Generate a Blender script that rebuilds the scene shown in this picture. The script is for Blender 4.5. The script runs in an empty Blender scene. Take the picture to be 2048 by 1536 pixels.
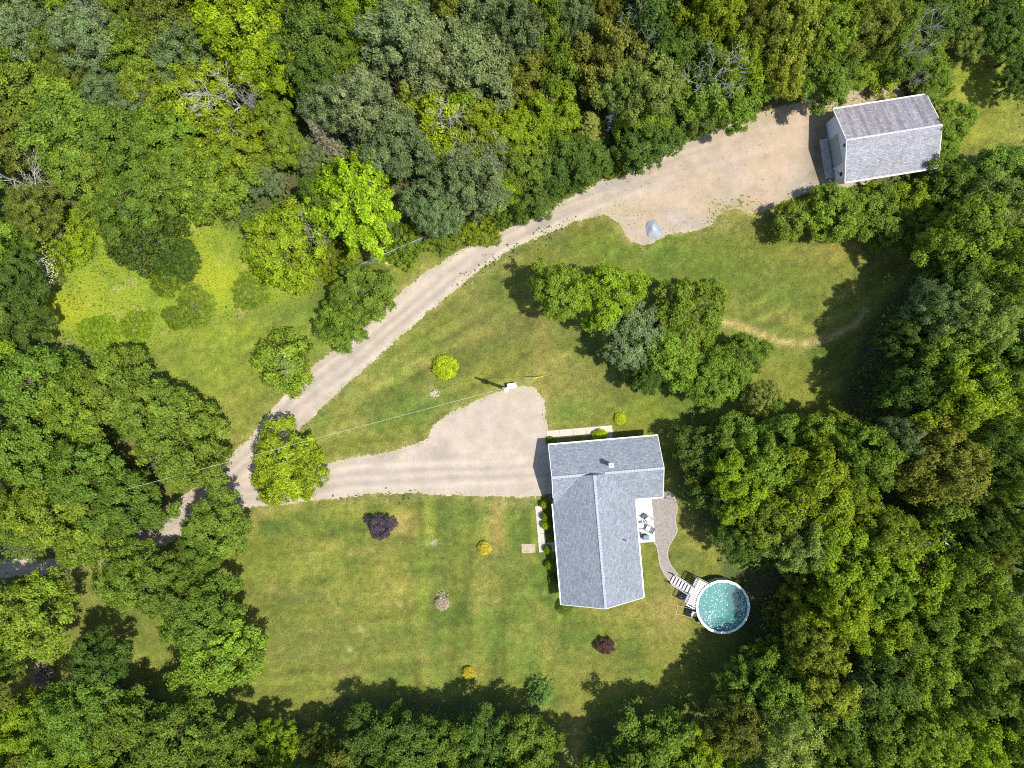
import bpy, bmesh, math, random
import numpy as np
from mathutils import Vector, Matrix
from math import radians as R

# ---------------------------------------------------------------- camera, light, exposure
SC = bpy.context.scene
COL = SC.collection
CAM_H = 70.5          # drone height in metres
PPM = 20.0            # photograph pixels per metre of ground
cam = bpy.data.cameras.new("camera")
cam.sensor_width = 36.0
cam.lens = 36.0 * CAM_H / (2048 / PPM)
cam.clip_end = 6000
cam_o = bpy.data.objects.new("camera", cam)
cam_o.location = (0, 0, CAM_H)
COL.objects.link(cam_o)
SC.camera = cam_o

SUN_EL, SUN_AZ = 66.5, 110.0      # degrees, azimuth clockwise from +Y (top of the picture)
world = bpy.data.worlds.new("World")
SC.world = world
world.use_nodes = True
wn = world.node_tree
sky = wn.nodes.new("ShaderNodeTexSky")
sky.sky_type = 'NISHITA'
sky.sun_disc = False
sky.sun_elevation = R(SUN_EL)
sky.sun_rotation = R(SUN_AZ)
bg = wn.nodes["Background"]
bg.inputs[1].default_value = 0.15
wn.links.new(sky.outputs[0], bg.inputs[0])

sun = bpy.data.lights.new("sun", 'SUN')
sun.energy = 4.6
sun.angle = R(0.5)
sun.color = (1.0, 0.955, 0.88)
sun_o = bpy.data.objects.new("sun", sun)
_s = Vector((math.sin(R(SUN_AZ)) * math.cos(R(SUN_EL)), math.cos(R(SUN_AZ)) * math.cos(R(SUN_EL)), math.sin(R(SUN_EL))))
sun_o.rotation_euler = (-_s).to_track_quat('-Z', 'Y').to_euler()
sun_o.location = (60, -20, 120)
COL.objects.link(sun_o)

SC.view_settings.view_transform = 'Standard'
SC.view_settings.look = 'None'
SC.view_settings.gamma = 1
SC.view_settings.use_curve_mapping = False
SC.view_settings.exposure = 0.74
SC.cycles.max_bounces = 6
SC.cycles.transmission_bounces = 4
SC.cycles.transparent_max_bounces = 6
SC.cycles.diffuse_bounces = 3
SC.cycles.caustics_reflective = False
SC.cycles.caustics_refractive = False
SC.cycles.use_denoising = False
SC.cycles.filter_width = 1.1

# ---------------------------------------------------------------- helpers
def W(px, py, h=0.0):
    """photograph pixel of something at height h -> world x, y"""
    k = (CAM_H - h) / CAM_H
    return ((px - 1024) / PPM * k, (768 - py) / PPM * k)

def tag(o, label=None, cat=None, group=None, kind=None):
    if label: o["label"] = label
    if cat: o["category"] = cat
    if group: o["group"] = group
    if kind: o["kind"] = kind
    return o

def empty(name, loc=(0, 0, 0), rz=0.0):
    o = bpy.data.objects.new(name, None)
    o.empty_display_size = 0.3
    o.location = loc
    o.rotation_euler = (0, 0, rz)
    COL.objects.link(o)
    return o

def link(name, me, parent=None, loc=None, rz=None):
    o = bpy.data.objects.new(name, me)
    COL.objects.link(o)
    if parent is not None: o.parent = parent
    if loc is not None: o.location = loc
    if rz is not None: o.rotation_euler = (0, 0, rz)
    return o

class MB:
    """collects boxes, prisms and tubes, then links them as one mesh"""
    def __init__(s): s.v = []; s.f = []
    def add(s, vs, fs):
        n = len(s.v); s.v += [tuple(v) for v in vs]; s.f += [tuple(i + n for i in f) for f in fs]; return s
    def box(s, x0, y0, z0, x1, y1, z1, rz=0, c=None):
        vs = [(x, y, z) for z in (z0, z1) for y in (y0, y1) for x in (x0, x1)]
        if rz:
            cx, cy = c if c else ((x0 + x1) / 2, (y0 + y1) / 2)
            ca, sa = math.cos(rz), math.sin(rz)
            vs = [(cx + (x - cx) * ca - (y - cy) * sa, cy + (x - cx) * sa + (y - cy) * ca, z) for x, y, z in vs]
        return s.add(vs, [(0, 2, 3, 1), (4, 5, 7, 6), (0, 1, 5, 4), (1, 3, 7, 5), (3, 2, 6, 7), (2, 0, 4, 6)])
    def bar(s, a, b, w, t=None):
        a, b = Vector(a), Vector(b); t = t or w
        d = (b - a).normalized()
        u = d.cross(Vector((0, 0, 1)))
        if u.length < 1e-3: u = Vector((1, 0, 0))
        u.normalize(); n = u.cross(d)
        vs = [p + u * su * w / 2 + n * sn * t / 2 for p in (a, b) for su, sn in ((-1, -1), (1, -1), (1, 1), (-1, 1))]
        return s.add(vs, [(0, 3, 2, 1), (4, 5, 6, 7), (0, 1, 5, 4), (1, 2, 6, 5), (2, 3, 7, 6), (3, 0, 4, 7)])
    def tube(s, pts, rs, n=6):
        pts = [Vector(p) for p in pts]; ring = []
        for i, p in enumerate(pts):
            d = (pts[min(i + 1, len(pts) - 1)] - pts[max(i - 1, 0)]).normalized()
            u = d.cross(Vector((0.13, 0.31, 0.94)))
            if u.length < 1e-3: u = Vector((1, 0, 0))
            u.normalize(); w = d.cross(u); r = rs[i] if hasattr(rs, '__len__') else rs
            ring += [p + (u * math.cos(k * 2 * math.pi / n) + w * math.sin(k * 2 * math.pi / n)) * r for k in range(n)]
        fs = [(i * n + k, i * n + (k + 1) % n, (i + 1) * n + (k + 1) % n, (i + 1) * n + k) for i in range(len(pts) - 1) for k in range(n)]
        fs += [tuple(range(n))[::-1], tuple((len(pts) - 1) * n + k for k in range(n))]
        return s.add(ring, fs)
    def prism(s, poly, z0, z1):
        n = len(poly)
        vs = [(x, y, z0) for x, y in poly] + [(x, y, z1) for x, y in poly]
        return s.add(vs, [tuple(range(n))[::-1], tuple(range(n, 2 * n))] + [(i, (i + 1) % n, n + (i + 1) % n, n + i) for i in range(n)])
    def mesh(s, name, mat, bevel=0):
        me = bpy.data.meshes.new(name); me.from_pydata(s.v, [], s.f); me.materials.append(mat)
        bm = bmesh.new(); bm.from_mesh(me)
        bmesh.ops.recalc_face_normals(bm, faces=bm.faces)
        if bevel: bmesh.ops.bevel(bm, geom=bm.edges[:], offset=bevel, segments=1, affect='EDGES', clamp_overlap=True)
        bm.to_mesh(me); bm.free(); me.update()
        return me
    def build(s, name, mat, parent=None, bevel=0, **k): return link(name, s.mesh(name, mat, bevel), parent, **k)

def hsh(x, y, seed):
    n = (x.astype(np.int64) * 374761393 + y.astype(np.int64) * 668265263 + seed * 982451653) & 0x7fffffff
    n = (n ^ (n >> 13)) * 1274126177 & 0x7fffffff
    return ((n ^ (n >> 16)) & 0xffff) / 65535.0
def vnoise(x, y, sc, seed=0):
    x = x / sc; y = y / sc; xi = np.floor(x); yi = np.floor(y); fx = x - xi; fy = y - yi
    fx = fx * fx * (3 - 2 * fx); fy = fy * fy * (3 - 2 * fy)
    a, b, c, d = hsh(xi, yi, seed), hsh(xi + 1, yi, seed), hsh(xi, yi + 1, seed), hsh(xi + 1, yi + 1, seed)
    return (a + (b - a) * fx) * (1 - fy) + (c + (d - c) * fx) * fy
def fbm(x, y, sc, seed=0, o=4):
    t = 0; amp = 1; tot = 0
    for i in range(o):
        t = t + amp * vnoise(x + 17.3 * i, y - 9.1 * i, sc / 2 ** i, seed + i); tot += amp; amp *= 0.55
    return t / tot
def inpoly(x, y, poly):
    r = np.zeros(x.shape, bool); n = len(poly)
    for i in range(n):
        x0, y0 = poly[i]; x1, y1 = poly[(i + 1) % n]
        if y0 == y1: continue
        c = ((y0 > y) != (y1 > y)) & (x < (x1 - x0) * (y - y0) / (y1 - y0) + x0)
        r ^= c
    return r
def pdist(x, y, line):
    """distance to a polyline and signed side"""
    best = np.full(x.shape, 1e9); sg = np.zeros(x.shape)
    for (x0, y0), (x1, y1) in zip(line[:-1], line[1:]):
        dx, dy = x1 - x0, y1 - y0; L2 = dx * dx + dy * dy
        t = np.clip(((x - x0) * dx + (y - y0) * dy) / L2, 0, 1)
        ex, ey = x - x0 - t * dx, y - y0 - t * dy
        d = np.hypot(ex, ey); m = d < best
        best = np.where(m, d, best); sg = np.where(m, np.sign(dx * ey - dy * ex), sg)
    return best, sg
def blur(a, r, it=2):
    for _ in range(it):
        for ax in (0, 1):
            p = np.pad(a, [(r + 1, r) if i == ax else (0, 0) for i in (0, 1)], mode='edge')
            c = np.cumsum(p, axis=ax)
            n = a.shape[ax]
            hi = np.take(c, np.arange(2 * r + 1, 2 * r + 1 + n), axis=ax); lo = np.take(c, np.arange(0, n), axis=ax)
            a = (hi - lo) / (2 * r + 1)
    return a

# ---------------------------------------------------------------- materials
def mat(name):
    m = bpy.data.materials.new(name); m.use_nodes = True
    nt = m.node_tree; b = nt.nodes["Principled BSDF"]
    return m, nt, b
def node(nt, t, **k):
    n = nt.nodes.new(t)
    for a, v in k.items(): setattr(n, a, v)
    return n
def noise(nt, scale, detail=4, rough=0.6, co='Object', vec=None):
    n = node(nt, "ShaderNodeTexNoise"); n.inputs['Scale'].default_value = scale
    n.inputs['Detail'].default_value = detail; n.inputs['Roughness'].default_value = rough
    if vec is None:
        tc = node(nt, "ShaderNodeTexCoord"); vec = tc.outputs[co]
    nt.links.new(vec, n.inputs['Vector']); return n
def ramp(nt, src, stops):
    r = node(nt, "ShaderNodeValToRGB"); e = r.color_ramp.elements
    while len(e) < len(stops): e.new(0.5)
    for i, (p, c) in enumerate(stops): e[i].position = p; e[i].color = (*c, 1) if len(c) == 3 else c
    nt.links.new(src, r.inputs[0]); return r
def mul(nt, a, b, typ='MULTIPLY', fac=1.0):
    m = node(nt, "ShaderNodeMix", data_type='RGBA', blend_type=typ)
    m.inputs[0].default_value = fac
    for s, i in ((a, 6), (b, 7)):
        if hasattr(s, 'links'): nt.links.new(s, m.inputs[i])
        else: m.inputs[i].default_value = (*s, 1)
    return m.outputs[2]
def bump(nt, b, h, strength=0.5, dist=0.03):
    n = node(nt, "ShaderNodeBump"); n.inputs['Strength'].default_value = strength; n.inputs['Distance'].default_value = dist
    nt.links.new(h, n.inputs['Height']); nt.links.new(n.outputs[0], b.inputs['Normal']); return n

def plain(name, c, rough=0.6, metal=0.0, var=0.18, sc=3.0, bmp=0.15):
    m, nt, b = mat(name)
    n = noise(nt, sc, 6, 0.65)
    r = ramp(nt, n.outputs[0], [(0.3, tuple(x * (1 - var) for x in c)), (0.7, tuple(min(1, x * (1 + var)) for x in c))])
    nt.links.new(r.outputs[0], b.inputs['Base Color'])
    b.inputs['Roughness'].default_value = rough; b.inputs['Metallic'].default_value = metal
    n2 = noise(nt, sc * 9, 3)
    bump(nt, b, n2.outputs[0], bmp, 0.01)
    return m

def leaf_mat(name, trans=0.46, rough=0.55):
    """object colour x per-leaf tone; light passes through the blades"""
    m, nt, b = mat(name)
    oi = node(nt, "ShaderNodeObjectInfo"); at = node(nt, "ShaderNodeAttribute", attribute_name="tone")
    c = mul(nt, oi.outputs['Color'], at.outputs['Color'])
    nt.links.new(c, b.inputs['Base Color'])
    b.inputs['Roughness'].default_value = rough
    b.inputs['Specular IOR Level'].default_value = 0.18
    tr = node(nt, "ShaderNodeBsdfTranslucent")
    c2 = mul(nt, c, (1.25, 1.2, 0.55))
    nt.links.new(c2, tr.inputs[0])
    mx = node(nt, "ShaderNodeMixShader"); mx.inputs[0].default_value = trans
    nt.links.new(b.outputs[0], mx.inputs[1]); nt.links.new(tr.outputs[0], mx.inputs[2])
    nt.links.new(mx.outputs[0], nt.nodes['Material Output'].inputs['Surface'])
    return m
M_LEAF = leaf_mat("leaf")
M_NEEDLE = leaf_mat("needle", 0.15, 0.6)
M_BARK = plain("bark", (0.10, 0.08, 0.06), 0.9, sc=4, bmp=0.6)
M_DEAD = plain("dead_wood", (0.36, 0.33, 0.30), 0.85, sc=6, bmp=0.4)
M_WHITE = plain("white_paint", (0.78, 0.78, 0.77), 0.5, var=0.05)
M_SIDING = None
M_CONC = plain("concrete", (0.40, 0.345, 0.285), 0.9, sc=1.5, var=0.14, bmp=0.3)
M_APRON = plain("weathered_concrete", (0.36, 0.33, 0.31), 0.9, sc=2.5, var=0.3, bmp=0.3)
M_DARK = plain("dark_metal", (0.03, 0.028, 0.03), 0.45)
M_BLACK = plain("black_plastic", (0.015, 0.017, 0.02), 0.35)
M_ALU = plain("aluminium", (0.55, 0.56, 0.57), 0.4, 0.8, var=0.08)
M_GREYBOX = plain("grey_cabinet_paint", (0.42, 0.44, 0.47), 0.5, var=0.1)
M_GLASS, _nt, _b = mat("window_glass")
_b.inputs['Base Color'].default_value = (0.02, 0.025, 0.03, 1); _b.inputs['Roughness'].default_value = 0.06

def leaves(name, P, N, L, Wd, tone, material, fold=0.12, rng=None):
    """P, N (n,3); L, Wd (n,); tone (n,3).  One folded diamond blade each."""
    n = len(P); rng = rng or np.random.default_rng(1)
    N = N / (np.linalg.norm(N, axis=1, keepdims=True) + 1e-9)
    rd = rng.normal(size=(n, 3)); A = np.cross(N, rd); A /= np.linalg.norm(A, axis=1, keepdims=True) + 1e-9
    B = np.cross(N, A)
    L = L[:, None]; Wd = Wd[:, None]
    droop = N * L * 0.12
    V = np.stack([P - A * L / 2 - droop, P + B * Wd / 2 + N * L * fold, P + A * L / 2 - droop * 1.6, P - B * Wd / 2 + N * L * fold * 0.7], 1).reshape(-1, 3)
    me = bpy.data.meshes.new(name)
    me.vertices.add(4 * n); me.vertices.foreach_set("co", V.astype(np.float32).ravel())
    me.loops.add(4 * n); me.loops.foreach_set("vertex_index", np.arange(4 * n, dtype=np.int32))
    me.polygons.add(n); me.polygons.foreach_set("loop_start", np.arange(0, 4 * n, 4, dtype=np.int32))
    me.polygons.foreach_set("loop_total", np.full(n, 4, np.int32))
    a = me.attributes.new("tone", 'FLOAT_COLOR', 'FACE')
    c = np.ones((n, 4), np.float32); c[:, :3] = tone
    a.data.foreach_set("color", c.ravel())
    me.materials.append(material); me.update(); me.validate()
    return me
# ---------------------------------------------------------------- the ground
# outlines below are positions on the ground, read off the photograph at ground scale
LAWNS = [
 [(120,1150),(330,1085),(500,1000),(1100,990),(1330,990),(1400,1010),(1440,1090),(1450,1150),(1480,1290),(1450,1400),(1300,1440),(1190,1450),(1160,1536),(1120,1536),(1120,1470),(1060,1410),(900,1400),(650,1400),(640,1450),(470,1440),(330,1400),(240,1350),(120,1360),(60,1400),(0,1430),(0,1330),(110,1270)],
 [(585,865),(880,590),(1210,425),(1500,400),(1850,440),(1850,520),(1740,640),(1690,780),(1690,850),(1560,880),(1400,870),(1340,1000),(1100,1000),(900,1000),(640,950)],
 [(220,905),(330,850),(330,1010),(440,950),(700,710),(890,530),(880,495),(740,535),(620,600),(430,640),(210,700),(330,760),(380,850),(220,940),(160,1000)],
 [(1890,110),(1990,95),(2048,150),(2060,290),(1940,320),(1870,330),(1850,220)],
]
MEADOW = [(55,660),(70,540),(170,480),(160,200),(210,200),(290,380),(430,430),(530,500),(640,590),(430,640),(240,715),(120,690)]
MEADOW2 = [(640,600),(620,560),(740,480),(900,440),(1020,430),(1000,470),(880,505),(760,530)]
ROAD = [(-80,1118),(100,1118),(235,1085),(300,1035),(345,1005),(430,940),(500,872),(545,818),(600,748),(660,706),(722,660),(782,602),(832,560),(895,515),(960,475),(1020,450),(1085,425),(1150,390),(1202,362),(1290,325),(1340,300),(1420,265),(1520,225),(1620,198),(1700,183),(1760,170),(1800,178),(1840,240),(1842,330),(1700,376),(1640,384),(1580,398),(1512,432),(1470,420),(1440,425),(1420,455),(1390,464),(1330,472),(1290,495),(1258,482),(1240,452),(1212,428),(1150,446),(1080,475),(1020,500),(960,540),(900,590),(850,632),(780,690),(722,745),(680,782),(622,835),(590,868),(600,890),(640,930),(720,914),(800,900),(852,880),(872,842),(925,815),(975,790),(1010,779),(1052,772),(1073,776),(1085,800),(1094,850),(1100,872),(1110,990),(1066,996),(1000,995),(850,989),(740,990),(640,1000),(560,1010),(500,1016),(440,1030),(330,1092),(240,1120),(150,1137),(80,1150),(-80,1164)]
CENTRE = [(-80,1140),(100,1135),(240,1102),(330,1050),(440,960),(500,915),(590,805),(700,725),(800,640),(900,552),(1000,485),(1100,432),(1230,380),(1340,335),(1450,300),(1560,270),(1640,270)]
CENTRE2 = [(440,990),(560,985),(700,958),(850,950),(1090,940)]
px2 = lambda X: X * PPM + 1024
py2 = lambda Y: 768 - Y * PPM

def axis(lim, step, far):
    a = np.arange(-lim, lim + step / 2, step)
    o = lim + np.array([1, 3, 7, 15, 30, 60, 120, 300, 700, far])
    return np.concatenate([-o[::-1], a, o])
gx = axis(54, 0.2, 2500); gy = axis(41, 0.2, 2500)
GX, GY = np.meshgrid(gx, gy); PX, PY = px2(GX), py2(GY)
def wob(x, y, a=7, s=60): return x + (fbm(x, y, s, 5, 3) - .5) * a * 2, y + (fbm(x, y, s, 9, 3) - .5) * a * 2
WX, WY = wob(PX, PY, 12, 50)
m_lawn = np.zeros(PX.shape)
for p in LAWNS: m_lawn = np.maximum(m_lawn, inpoly(WX, WY, p).astype(float))
m_lawn = np.maximum(m_lawn, inpoly(PX, PY, ROAD))
m_lawn = blur(m_lawn, 2)
m_mead = blur(inpoly(WX, WY, MEADOW).astype(float), 4)
m_mead2 = blur(inpoly(WX, WY, MEADOW2).astype(float), 4)

def mixc(c, col, w):
    w = np.clip(w, 0, 1)[..., None]; return c * (1 - w) + np.array(col) * w
n1 = fbm(PX, PY, 160, 1); n2 = fbm(PX, PY, 45, 2); n3 = fbm(PX, PY, 14, 3)
th = R(30)
hx, hy = PX * math.cos(th) - PY * math.sin(th), PX * math.sin(th) + PY * math.cos(th)
streakd = fbm(hx, hy * 9, 150, 21, 3)                        # mowing marks running up to the right
streakh = fbm(PX, PY * 8 + PX * .5, 130, 22, 3)              # mowing marks across the front lawn
streakv = fbm(PX * 7, PY, 150, 23, 3)                        # strips beside the house
C = np.zeros(PX.shape + (3,)) + np.array((0.075, 0.072, 0.030))
C = mixc(C, (0.050, 0.085, 0.020), (n2 - .35) * 3)
lawn = np.zeros_like(C) + np.array((0.145, 0.160, 0.036))
lawn = mixc(lawn, (0.088, 0.135, 0.028), (n1 - .46) * 4)
lawn = mixc(lawn, (0.215, 0.195, 0.062), (n2 - .52) * 3.2)
lawn = mixc(lawn, (0.075, 0.115, 0.026), (fbm(PX, PY, 70, 31) - .55) * 4)
lawn = mixc(lawn, (0.20, 0.20, 0.05), (n3 - .60) * 2.5)
north = np.clip((900 - PY) / 120, 0, 1)
lawn *= (1 + (streakd - .5) * .75 * north + (streakh - .5) * .55 * (1 - north) * (PX < 900))[..., None]
lawn *= (1 + (streakv - .5) * 1.0 * (1 - north) * np.clip((PX - 780) / 60, 0, 1) * np.clip((1150 - PX) / 60, 0, 1))[..., None]
BL = [  # px, py, rx, ry, colour, weight : worn, lush and dry places of the lawn
 (560,690,120,50,(0.13,0.19,0.035),.8),(420,740,130,60,(0.17,0.22,0.03),.8),(470,660,150,40,(0.22,0.26,0.03),.8),(560,620,70,40,(0.10,0.16,0.04),.6),
 (420,850,80,60,(0.17,0.21,0.04),.6),(270,910,45,60,(0.24,0.21,0.075),.8),(300,1005,40,22,(0.35,0.30,0.14),.7),
 (800,640,60,30,(0.17,0.20,0.05),.5),(960,650,60,90,(0.17,0.16,0.06),.6),(1080,640,70,50,(0.20,0.17,0.075),.6),
 (1120,770,70,60,(0.22,0.19,0.08),.6),(1180,760,60,40,(0.16,0.15,0.055),.5),(1140,820,40,30,(0.09,0.15,0.035),.8),(1290,830,60,40,(0.19,0.20,0.03),.7),
 (700,800,110,40,(0.15,0.165,0.05),.5),(880,800,60,30,(0.11,0.17,0.05),.7),(640,850,40,30,(0.17,0.21,0.05),.5),
 (1250,500,140,35,(0.10,0.16,0.03),.85),(1440,540,160,60,(0.085,0.135,0.025),.8),(1600,560,110,60,(0.115,0.145,0.035),.7),(1700,500,130,30,(0.22,0.19,0.06),.8),(1800,495,50,25,(0.23,0.24,0.04),.7),(1600,800,60,60,(0.17,0.19,0.03),.7),
 (1600,740,90,40,(0.13,0.15,0.03),.6),(1590,840,50,18,(0.24,0.20,0.09),.6),(1440,440,60,28,(0.17,0.17,0.065),.9),
 (800,1045,30,28,(0.33,0.25,0.11),.9),(740,1100,70,14,(0.24,0.20,0.085),.5),(560,1120,110,40,(0.13,0.17,0.03),.6),
 (885,1050,16,120,(0.075,0.115,0.03),.85),(920,1100,20,90,(0.09,0.13,0.03),.6),(870,1240,20,90,(0.075,0.12,0.03),.75),(845,1190,10,90,(0.14,0.21,0.03),.6),
 (995,1055,15,60,(0.26,0.19,0.085),.85),(975,1160,28,60,(0.22,0.19,0.075),.6),(1000,1010,60,10,(0.25,0.20,0.09),.7),(1060,1300,24,150,(0.10,0.15,0.035),.6),
 (960,1290,22,90,(0.19,0.21,0.05),.6),(1030,1150,16,100,(0.09,0.125,0.03),.7),
 (700,1300,150,60,(0.155,0.165,0.05),.6),(600,1280,90,50,(0.14,0.15,0.045),.6),(690,1345,30,12,(0.21,0.18,0.08),.7),(620,1190,120,20,(0.17,0.155,0.06),.5),
 (1340,1170,30,50,(0.26,0.21,0.09),.7),(1330,1230,50,40,(0.24,0.19,0.085),.8),(1400,1280,60,40,(0.17,0.17,0.05),.5),(1230,1250,120,20,(0.18,0.19,0.045),.5),
 (1180,1340,80,50,(0.17,0.17,0.05),.5),(1350,1370,90,26,(0.22,0.21,0.045),.8),(1400,1080,40,60,(0.21,0.19,0.06),.6),(1370,1020,25,40,(0.22,0.19,0.08),.6),
 (1150,1480,30,60,(0.27,0.22,0.09),.7),(160,1300,40,40,(0.25,0.18,0.08),.8),(100,1365,50,22,(0.27,0.20,0.09),.9),(260,1330,60,60,(0.19,0.19,0.05),.6),(180,1190,60,30,(0.22,0.21,0.07),.5),
 (1960,170,70,60,(0.21,0.24,0.028),1),(1950,270,60,30,(0.24,0.23,0.04),.8),(460,1400,60,50,(0.17,0.19,0.05),.4),
 (700,1300,6,5,(0.45,0.40,0.28),.9),(800,1208,7,6,(0.36,0.32,0.18),.7),(727,1260,6,4,(0.38,0.32,0.16),.6),(541,1420,8,4,(0.34,0.33,0.22),.7),(868,1086,7,6,(0.42,0.43,0.38),.8),
]
for bx, by, rx, ry, col, w in BL:
    d = ((PX - bx) / rx) ** 2 + ((PY - by) / ry) ** 2
    lawn = mixc(lawn, col, w * .85 * np.exp(-d * 1.1) * (0.55 + 0.9 * n2))
d, _ = pdist(PX + (n2 - .5) * 14, PY + (n2 - .5) * 14, [(1440,640),(1500,660),(1560,682),(1610,688),(1660,675),(1705,645),(1730,620)])
lawn = mixc(lawn, (0.36, 0.29, 0.15), np.exp(-(d / 9) ** 2) * (.35 + n3))
d, _ = pdist(PX, PY, [(900,760),(960,700),(1060,650)])
lawn = mixc(lawn, (0.075, 0.10, 0.03), np.exp(-(d / 16) ** 2) * .5)
d, _ = pdist(PX, PY, ROAD + ROAD[:1])
lawn = mixc(lawn, (0.27, 0.23, 0.11), np.exp(-(d / 13) ** 2) * (n3 - .28) * 1.7)
lawn = lawn * np.array((.84, .84, .60))
lawn *= (1 + (fbm(PX, PY, 9, 97, 3) - .5) * .75)[..., None]
lawn *= (1 + (vnoise(hx, hy * 1.0, 7, 98) * .0 + (np.sin(hy / 5.2 + (n1 - .5) * 9) * .045) * north + np.sin(PY / 5.0 + PX * .02 + (n1 - .5) * 6) * .045 * (1 - north)))[..., None]
C = C * (1 - m_lawn[..., None]) + lawn * m_lawn[..., None]
me_c = mixc(np.zeros_like(C) + np.array((0.165, 0.215, 0.018)), (0.10, 0.155, 0.018), (fbm(PX, PY, 45, 41) - .52) * 4)
me_c = mixc(me_c, (0.30, 0.26, 0.10), (fbm(PX, PY, 30, 42) - .62) * 4)
me_c = mixc(me_c, (0.22, 0.25, 0.016), np.exp(-(((PX - 430) / 60) ** 2 + ((PY - 560) / 50) ** 2)) + np.exp(-(((PX - 130) / 70) ** 2 + ((PY - 620) / 45) ** 2)))
C = C * (1 - m_mead[..., None]) + me_c * m_mead[..., None]
C = C * (1 - m_mead2[..., None]) + (me_c * .6) * m_mead2[..., None]
for sx, sy, sr, sc_ in ((778,522,8,(0.55,0.50,0.16)),(1176,369,7,(0.5,0.45,0.12)),(1057,1097,0,None)):
    if sc_: C = mixc(C, sc_, np.exp(-(((PX - sx) / sr) ** 2 + ((PY - sy) / (sr * .7)) ** 2)) * 1.2)

def grid_mesh(name, X, Y, Z, col, material, keep=None):
    ny, nx = X.shape; me = bpy.data.meshes.new(name)
    idx = np.arange(ny * nx).reshape(ny, nx)
    q = np.stack([idx[:-1, :-1], idx[:-1, 1:], idx[1:, 1:], idx[1:, :-1]], -1).reshape(-1, 4)
    if keep is not None:
        q = q[keep.ravel()]
    used = np.unique(q); re = np.zeros(ny * nx, np.int64); re[used] = np.arange(len(used)); q = re[q]
    co = np.stack([X.ravel(), Y.ravel(), Z.ravel()], 1)[used]; cc = np.ones((len(used), 4), np.float32); cc[:, :3] = np.clip(col.reshape(-1, 3)[used], 0.004, 1)
    me.vertices.add(len(used)); me.vertices.foreach_set("co", co.astype(np.float32).ravel())
    me.loops.add(len(q) * 4); me.loops.foreach_set("vertex_index", q.astype(np.int32).ravel())
    me.polygons.add(len(q)); me.polygons.foreach_set("loop_start", np.arange(0, 4 * len(q), 4, dtype=np.int32)); me.polygons.foreach_set("loop_total", np.full(len(q), 4, np.int32))
    a = me.attributes.new("tint", 'FLOAT_COLOR', 'POINT'); a.data.foreach_set("color", cc.ravel())
    me.materials.append(material); me.update(); me.validate(); return me

def tint_mat(name, lo, hi, sc, bs, bd, rough=0.95, big=2.2):
    m, nt, b = mat(name); at = node(nt, "ShaderNodeAttribute", attribute_name="tint")
    n = noise(nt, sc, 5, 0.75); r = ramp(nt, n.outputs[0], [(0.33, lo), (0.67, hi)])
    n2_ = noise(nt, big, 5, 0.7); r2 = ramp(nt, n2_.outputs[0], [(0.3, (0.82, 0.84, 0.80)), (0.7, (1.18, 1.16, 1.2))])
    c = mul(nt, mul(nt, at.outputs['Color'], r.outputs[0]), r2.outputs[0])
    nt.links.new(c, b.inputs['Base Color']); b.inputs['Roughness'].default_value = rough
    b.inputs['Specular IOR Level'].default_value = 0.2
    bump(nt, b, n.outputs[0], bs, bd); return m
M_GROUND = tint_mat("grass_ground", (0.50, 0.56, 0.45), (1.5, 1.42, 1.5), 6.5, 1.0, 0.10)
M_GRAVEL = tint_mat("gravel", (0.80, 0.80, 0.80), (1.17, 1.17, 1.17), 11.0, 0.7, 0.03, big=.5)
g = link("ground", grid_mesh("ground", GX, GY, np.zeros_like(GX), C, M_GROUND)); tag(g, kind="structure")

# gravel drive: its own sheet with a ragged edge
st = 0.11
rx_ = np.arange(-57, 42.5, st); ry_ = np.arange(-21, 31, st)
RX, RY = np.meshgrid(rx_, ry_); QX, QY = px2(RX), py2(RY)
f = blur(inpoly(QX, QY, ROAD).astype(float), 4)
nf = fbm(QX, QY, 26, 51, 4); nf2 = fbm(QX, QY, 5, 53, 2)
f = f + (nf - .5) * .36 + (nf2 - .5) * .30
gc = np.zeros(QX.shape + (3,)) + np.array((0.46, 0.400, 0.335))
north = np.clip((QX - 1150) / 250, 0, 1)
gc = gc * (1 - north[..., None]) + np.array((0.44, 0.350, 0.245)) * north[..., None]
gc = mixc(gc, (0.37, 0.33, 0.29), (fbm(QX, QY, 90, 55) - .5) * 3)
gc = mixc(gc, (0.50, 0.42, 0.32), (fbm(QX, QY, 40, 56) - .55) * 3)
for line in (CENTRE, CENTRE2):
    d, s = pdist(QX, QY, line)
    for off in (-22, 22, -9, 9):
        gc = mixc(gc, (0.52, 0.455, 0.375) if abs(off) > 10 else (0.36, 0.32, 0.27), np.exp(-((d * s - off + (nf - .5) * 6) / 5) ** 2) * .75 * (1 - .6 * north))
    sd = fbm(d * s * 10, d * 0 + np.hypot(QX - 500, QY - 900) * .5, 60, 57, 3)
    gc *= (1 + (sd - .5) * .22 * np.exp(-(d / 60) ** 2))[..., None]
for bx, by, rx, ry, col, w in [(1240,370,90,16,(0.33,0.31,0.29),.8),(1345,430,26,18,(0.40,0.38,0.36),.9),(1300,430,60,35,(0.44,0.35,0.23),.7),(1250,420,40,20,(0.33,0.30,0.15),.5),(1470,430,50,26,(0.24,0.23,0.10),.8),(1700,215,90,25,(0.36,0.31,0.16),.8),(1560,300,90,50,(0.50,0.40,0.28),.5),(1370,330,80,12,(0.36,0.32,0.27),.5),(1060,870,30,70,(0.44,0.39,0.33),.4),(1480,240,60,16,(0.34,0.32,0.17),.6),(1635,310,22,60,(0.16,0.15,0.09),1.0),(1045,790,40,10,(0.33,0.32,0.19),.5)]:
    gc = mixc(gc, col, w * np.exp(-(((QX - bx) / rx) ** 2 + ((QY - by) / ry) ** 2)) * (.4 + 1.1 * nf))
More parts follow.
